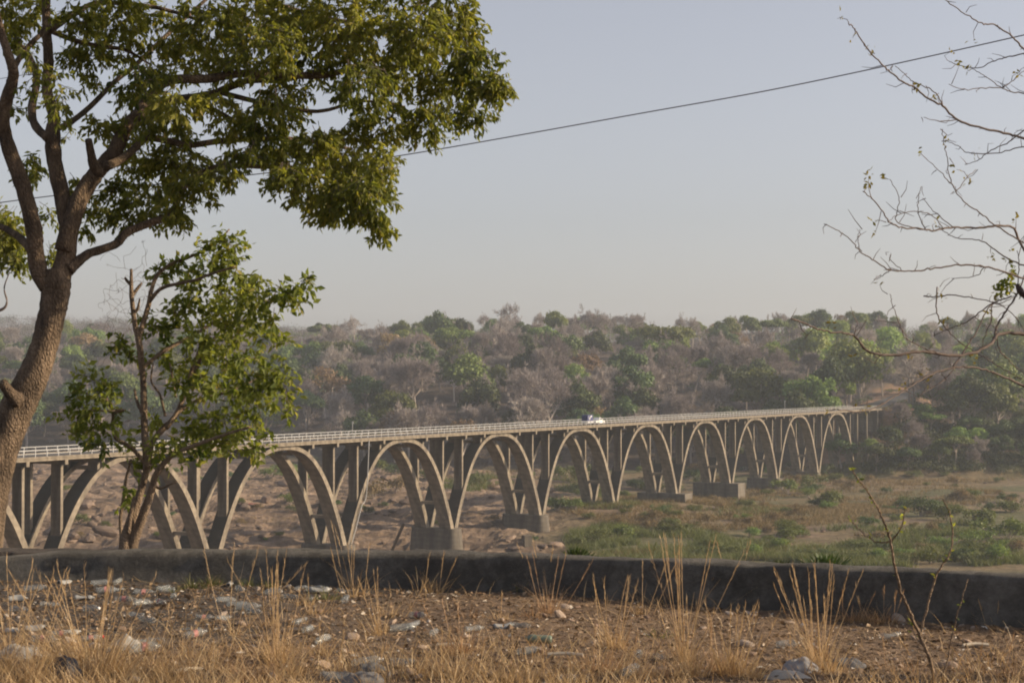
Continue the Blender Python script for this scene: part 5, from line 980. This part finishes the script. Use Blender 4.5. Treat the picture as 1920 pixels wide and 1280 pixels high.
for x, y, az, l_, lb in ((355, 1264, 28, .14, 'short pale stick lying at the near edge of ground'), (1060, 1238, -10, .2, 'pale flat stick beside the dull green bottle'), (850, 1222, -5, .2, 'weathered pale stick in the middle of the ground'), (1830, 1214, 8, .16, 'pale stick lying near the sapling')):
    V, Q, T = tube(cat([[-l_ / 2, 0, 0], [0, .01, .006], [l_ / 2, 0, 0]], 3), .011, 6); o = obj('stick', mesh('stick', V, Q, T, mat=plain('bleached_wood', (.48, .42, .33), .9))); o.location = G(x, y) + [0, 0, .02]; o.rotation_euler = (0, 0, rad(az)); tag(o, lb, 'stick')
items = []
for k in range(120):
    x = nr_.uniform(10, 1910); y = nr_.uniform(1100 + max(0, x - 700) * .06, 1276); s = float(np.exp(nr_.normal(-3.75, .4)))
    if k < 9: x, y, s = [(1020, 1156, .03), (1050, 1158, .05), (1685, 1162, .07), (660, 1196, .06), (735, 1170, .04), (312, 1082, .035), (682, 1240, .02), (1070, 1165, .025), (1480, 1165, .03)][k]
    o = obj('stone', ROCKS[k % 6].copy() if k < 6 else bpy.data.meshes[STN[k % 6]])
    if k < 6:
        o.data.materials.clear(); o.data.materials.append(M_STONE); o.data.name = 'stone'; STN = (STN + [o.data.name]) if k else [o.data.name]
    o.location = G(x, y) + [0, 0, s * .25]; o.scale = (s * nr_.uniform(.9, 1.5), s, s * nr_.uniform(.7, 1)); o.rotation_euler = tuple(nr_.uniform(0, 6.28, 3) * [.1, .1, 1]); o['category'] = 'stone'; o['group'] = 'stones on the littered ground'
    zone = 'near the wall' if y < 1160 else 'in the middle of the ground' if y < 1215 else 'at the near edge'
    items.append((o, '%s stone %s %s' % ('fist sized' if s > .034 else 'small' if s > .02 else 'tiny', zone, 'left of the sapling' if 1300 < x < 1720 else 'right of the sapling' if x >= 1720 else 'below the young tree' if x < 420 else 'below the second arch' if x < 860 else 'below the fourth arch'), x))
order_labels(items)
# ground litter nobody could count
m = 15000; Yq = nr_.uniform(8.2, 13.6, m) ; X = nr_.uniform(-.33, .33, m) * Yq; k = Yq < wall_y(X) - .15; X, Yq = X[k], Yq[k]; Z = near_z(X, Yq)
B = np.stack([X, Yq, Z + .006], -1); D = unit(nr_.normal(size=B.shape) * [1, 1, .25]); V, Q = leaves(B, D, unit(nr_.normal(size=B.shape) * .5 + [0, 0, 1]), nr_.uniform(.02, .06, len(B)), nr_.uniform(.01, .03, len(B)))
tag(obj('leaf_litter', mesh('leaf_litter', V, Q, None, np.repeat(np.clip(nr_.normal(.45, .28, len(B)), 0, 1), 4), False, M_LITTER)), kind='stuff')
m = 6000; Yq = nr_.uniform(8.2, 13.6, m); X = nr_.uniform(-.33, .33, m) * Yq; k = Yq < wall_y(X) - .15; X, Yq = X[k], Yq[k]; B = np.stack([X, Yq, near_z(X, Yq) + .01], -1); az = nr_.uniform(0, 6.28, len(B)); D = np.stack([np.cos(az), np.sin(az), nr_.normal(0, .18, len(B))], -1)
V, Q, kk = blades(B, D, nr_.uniform(.06, .28, len(B)), .005, 0, 2, nr_); tag(obj('fallen_straw', mesh('fallen_straw', V, Q, None, np.repeat(nr_.uniform(0, 1, len(B)), kk), False, M_GRASS)), kind='stuff')
m = 32000; Yq = nr_.uniform(8.2, 12.6, m) ** 1.0; X = nr_.uniform(-.33, .33, m) * Yq; k = (Yq < wall_y(X) - .15) & (nr_.uniform(size=m) < (.05 + .95 * sstep(10.6, 8.7, Yq)) * (.4 + .6 * sstep(3, -3, X)) * sstep(.35, .6, fbm(X * 1.6, Yq * 1.6, 3, 101))); X, Yq = X[k], Yq[k]; B = np.stack([X, Yq, near_z(X, Yq)], -1); D = unit(nr_.normal(size=B.shape) * [.3, .3, 0] + [0, 0, 1])
V, Q, kk = blades(B, D, nr_.uniform(.04, .2, len(B)), .0045, .35, 3, nr_); tag(obj('dry_grass', mesh('dry_grass', V, Q, None, np.repeat(np.clip(nr_.normal(.6, .25, len(B)), 0, 1), kk), False, M_GRASS)), kind='stuff')
m = 7000; Yq = nr_.uniform(8.2, 13.6, m); X = nr_.uniform(-.33, .33, m) * Yq; k = Yq < wall_y(X) - .1; X, Yq = X[k], Yq[k]; s = np.exp(nr_.normal(-4.9, .45, len(X)))
oc = np.array([[1, 0, 0], [-1, 0, 0], [0, 1, 0], [0, -1, 0], [0, 0, .7], [0, 0, -.7]]); of = np.array([[0, 2, 4], [2, 1, 4], [1, 3, 4], [3, 0, 4], [2, 0, 5], [1, 2, 5], [3, 1, 5], [0, 3, 5]])
V = np.stack([X, Yq, near_z(X, Yq)], -1)[:, None] + oc[None] * s[:, None, None] * nr_.uniform(.6, 1.3, (len(X), 6, 1)); tag(obj('gravel', mesh('gravel', V.reshape(-1, 3), None, (of[None] + (np.arange(len(X)) * 6)[:, None, None]).reshape(-1, 3), np.repeat(np.clip(nr_.normal(.5, .3, len(X)), 0, 1), 6), False, M_LITTER)), kind='stuff')
# ------------------------------------------------------------------ hazy air over the valley
V, Q = box(-2700, 2700, -120, 3500, -42, 130); hz = obj('haze', mesh('haze', V, Q)); tag(hz, kind='stuff')
hm = bpy.data.materials.new('haze_air'); hm.use_nodes = True; hn = hm.node_tree; hn.nodes.clear(); ho = hn.nodes.new('ShaderNodeOutputMaterial'); hv = hn.nodes.new('ShaderNodeVolumePrincipled')
hv.inputs['Color'].default_value = (.82, .9, 1.0, 1); hv.inputs['Density'].default_value = .00015; hv.inputs['Anisotropy'].default_value = .2
hn.links.new(hv.outputs[0], ho.inputs['Volume']); hz.data.materials.append(hm)
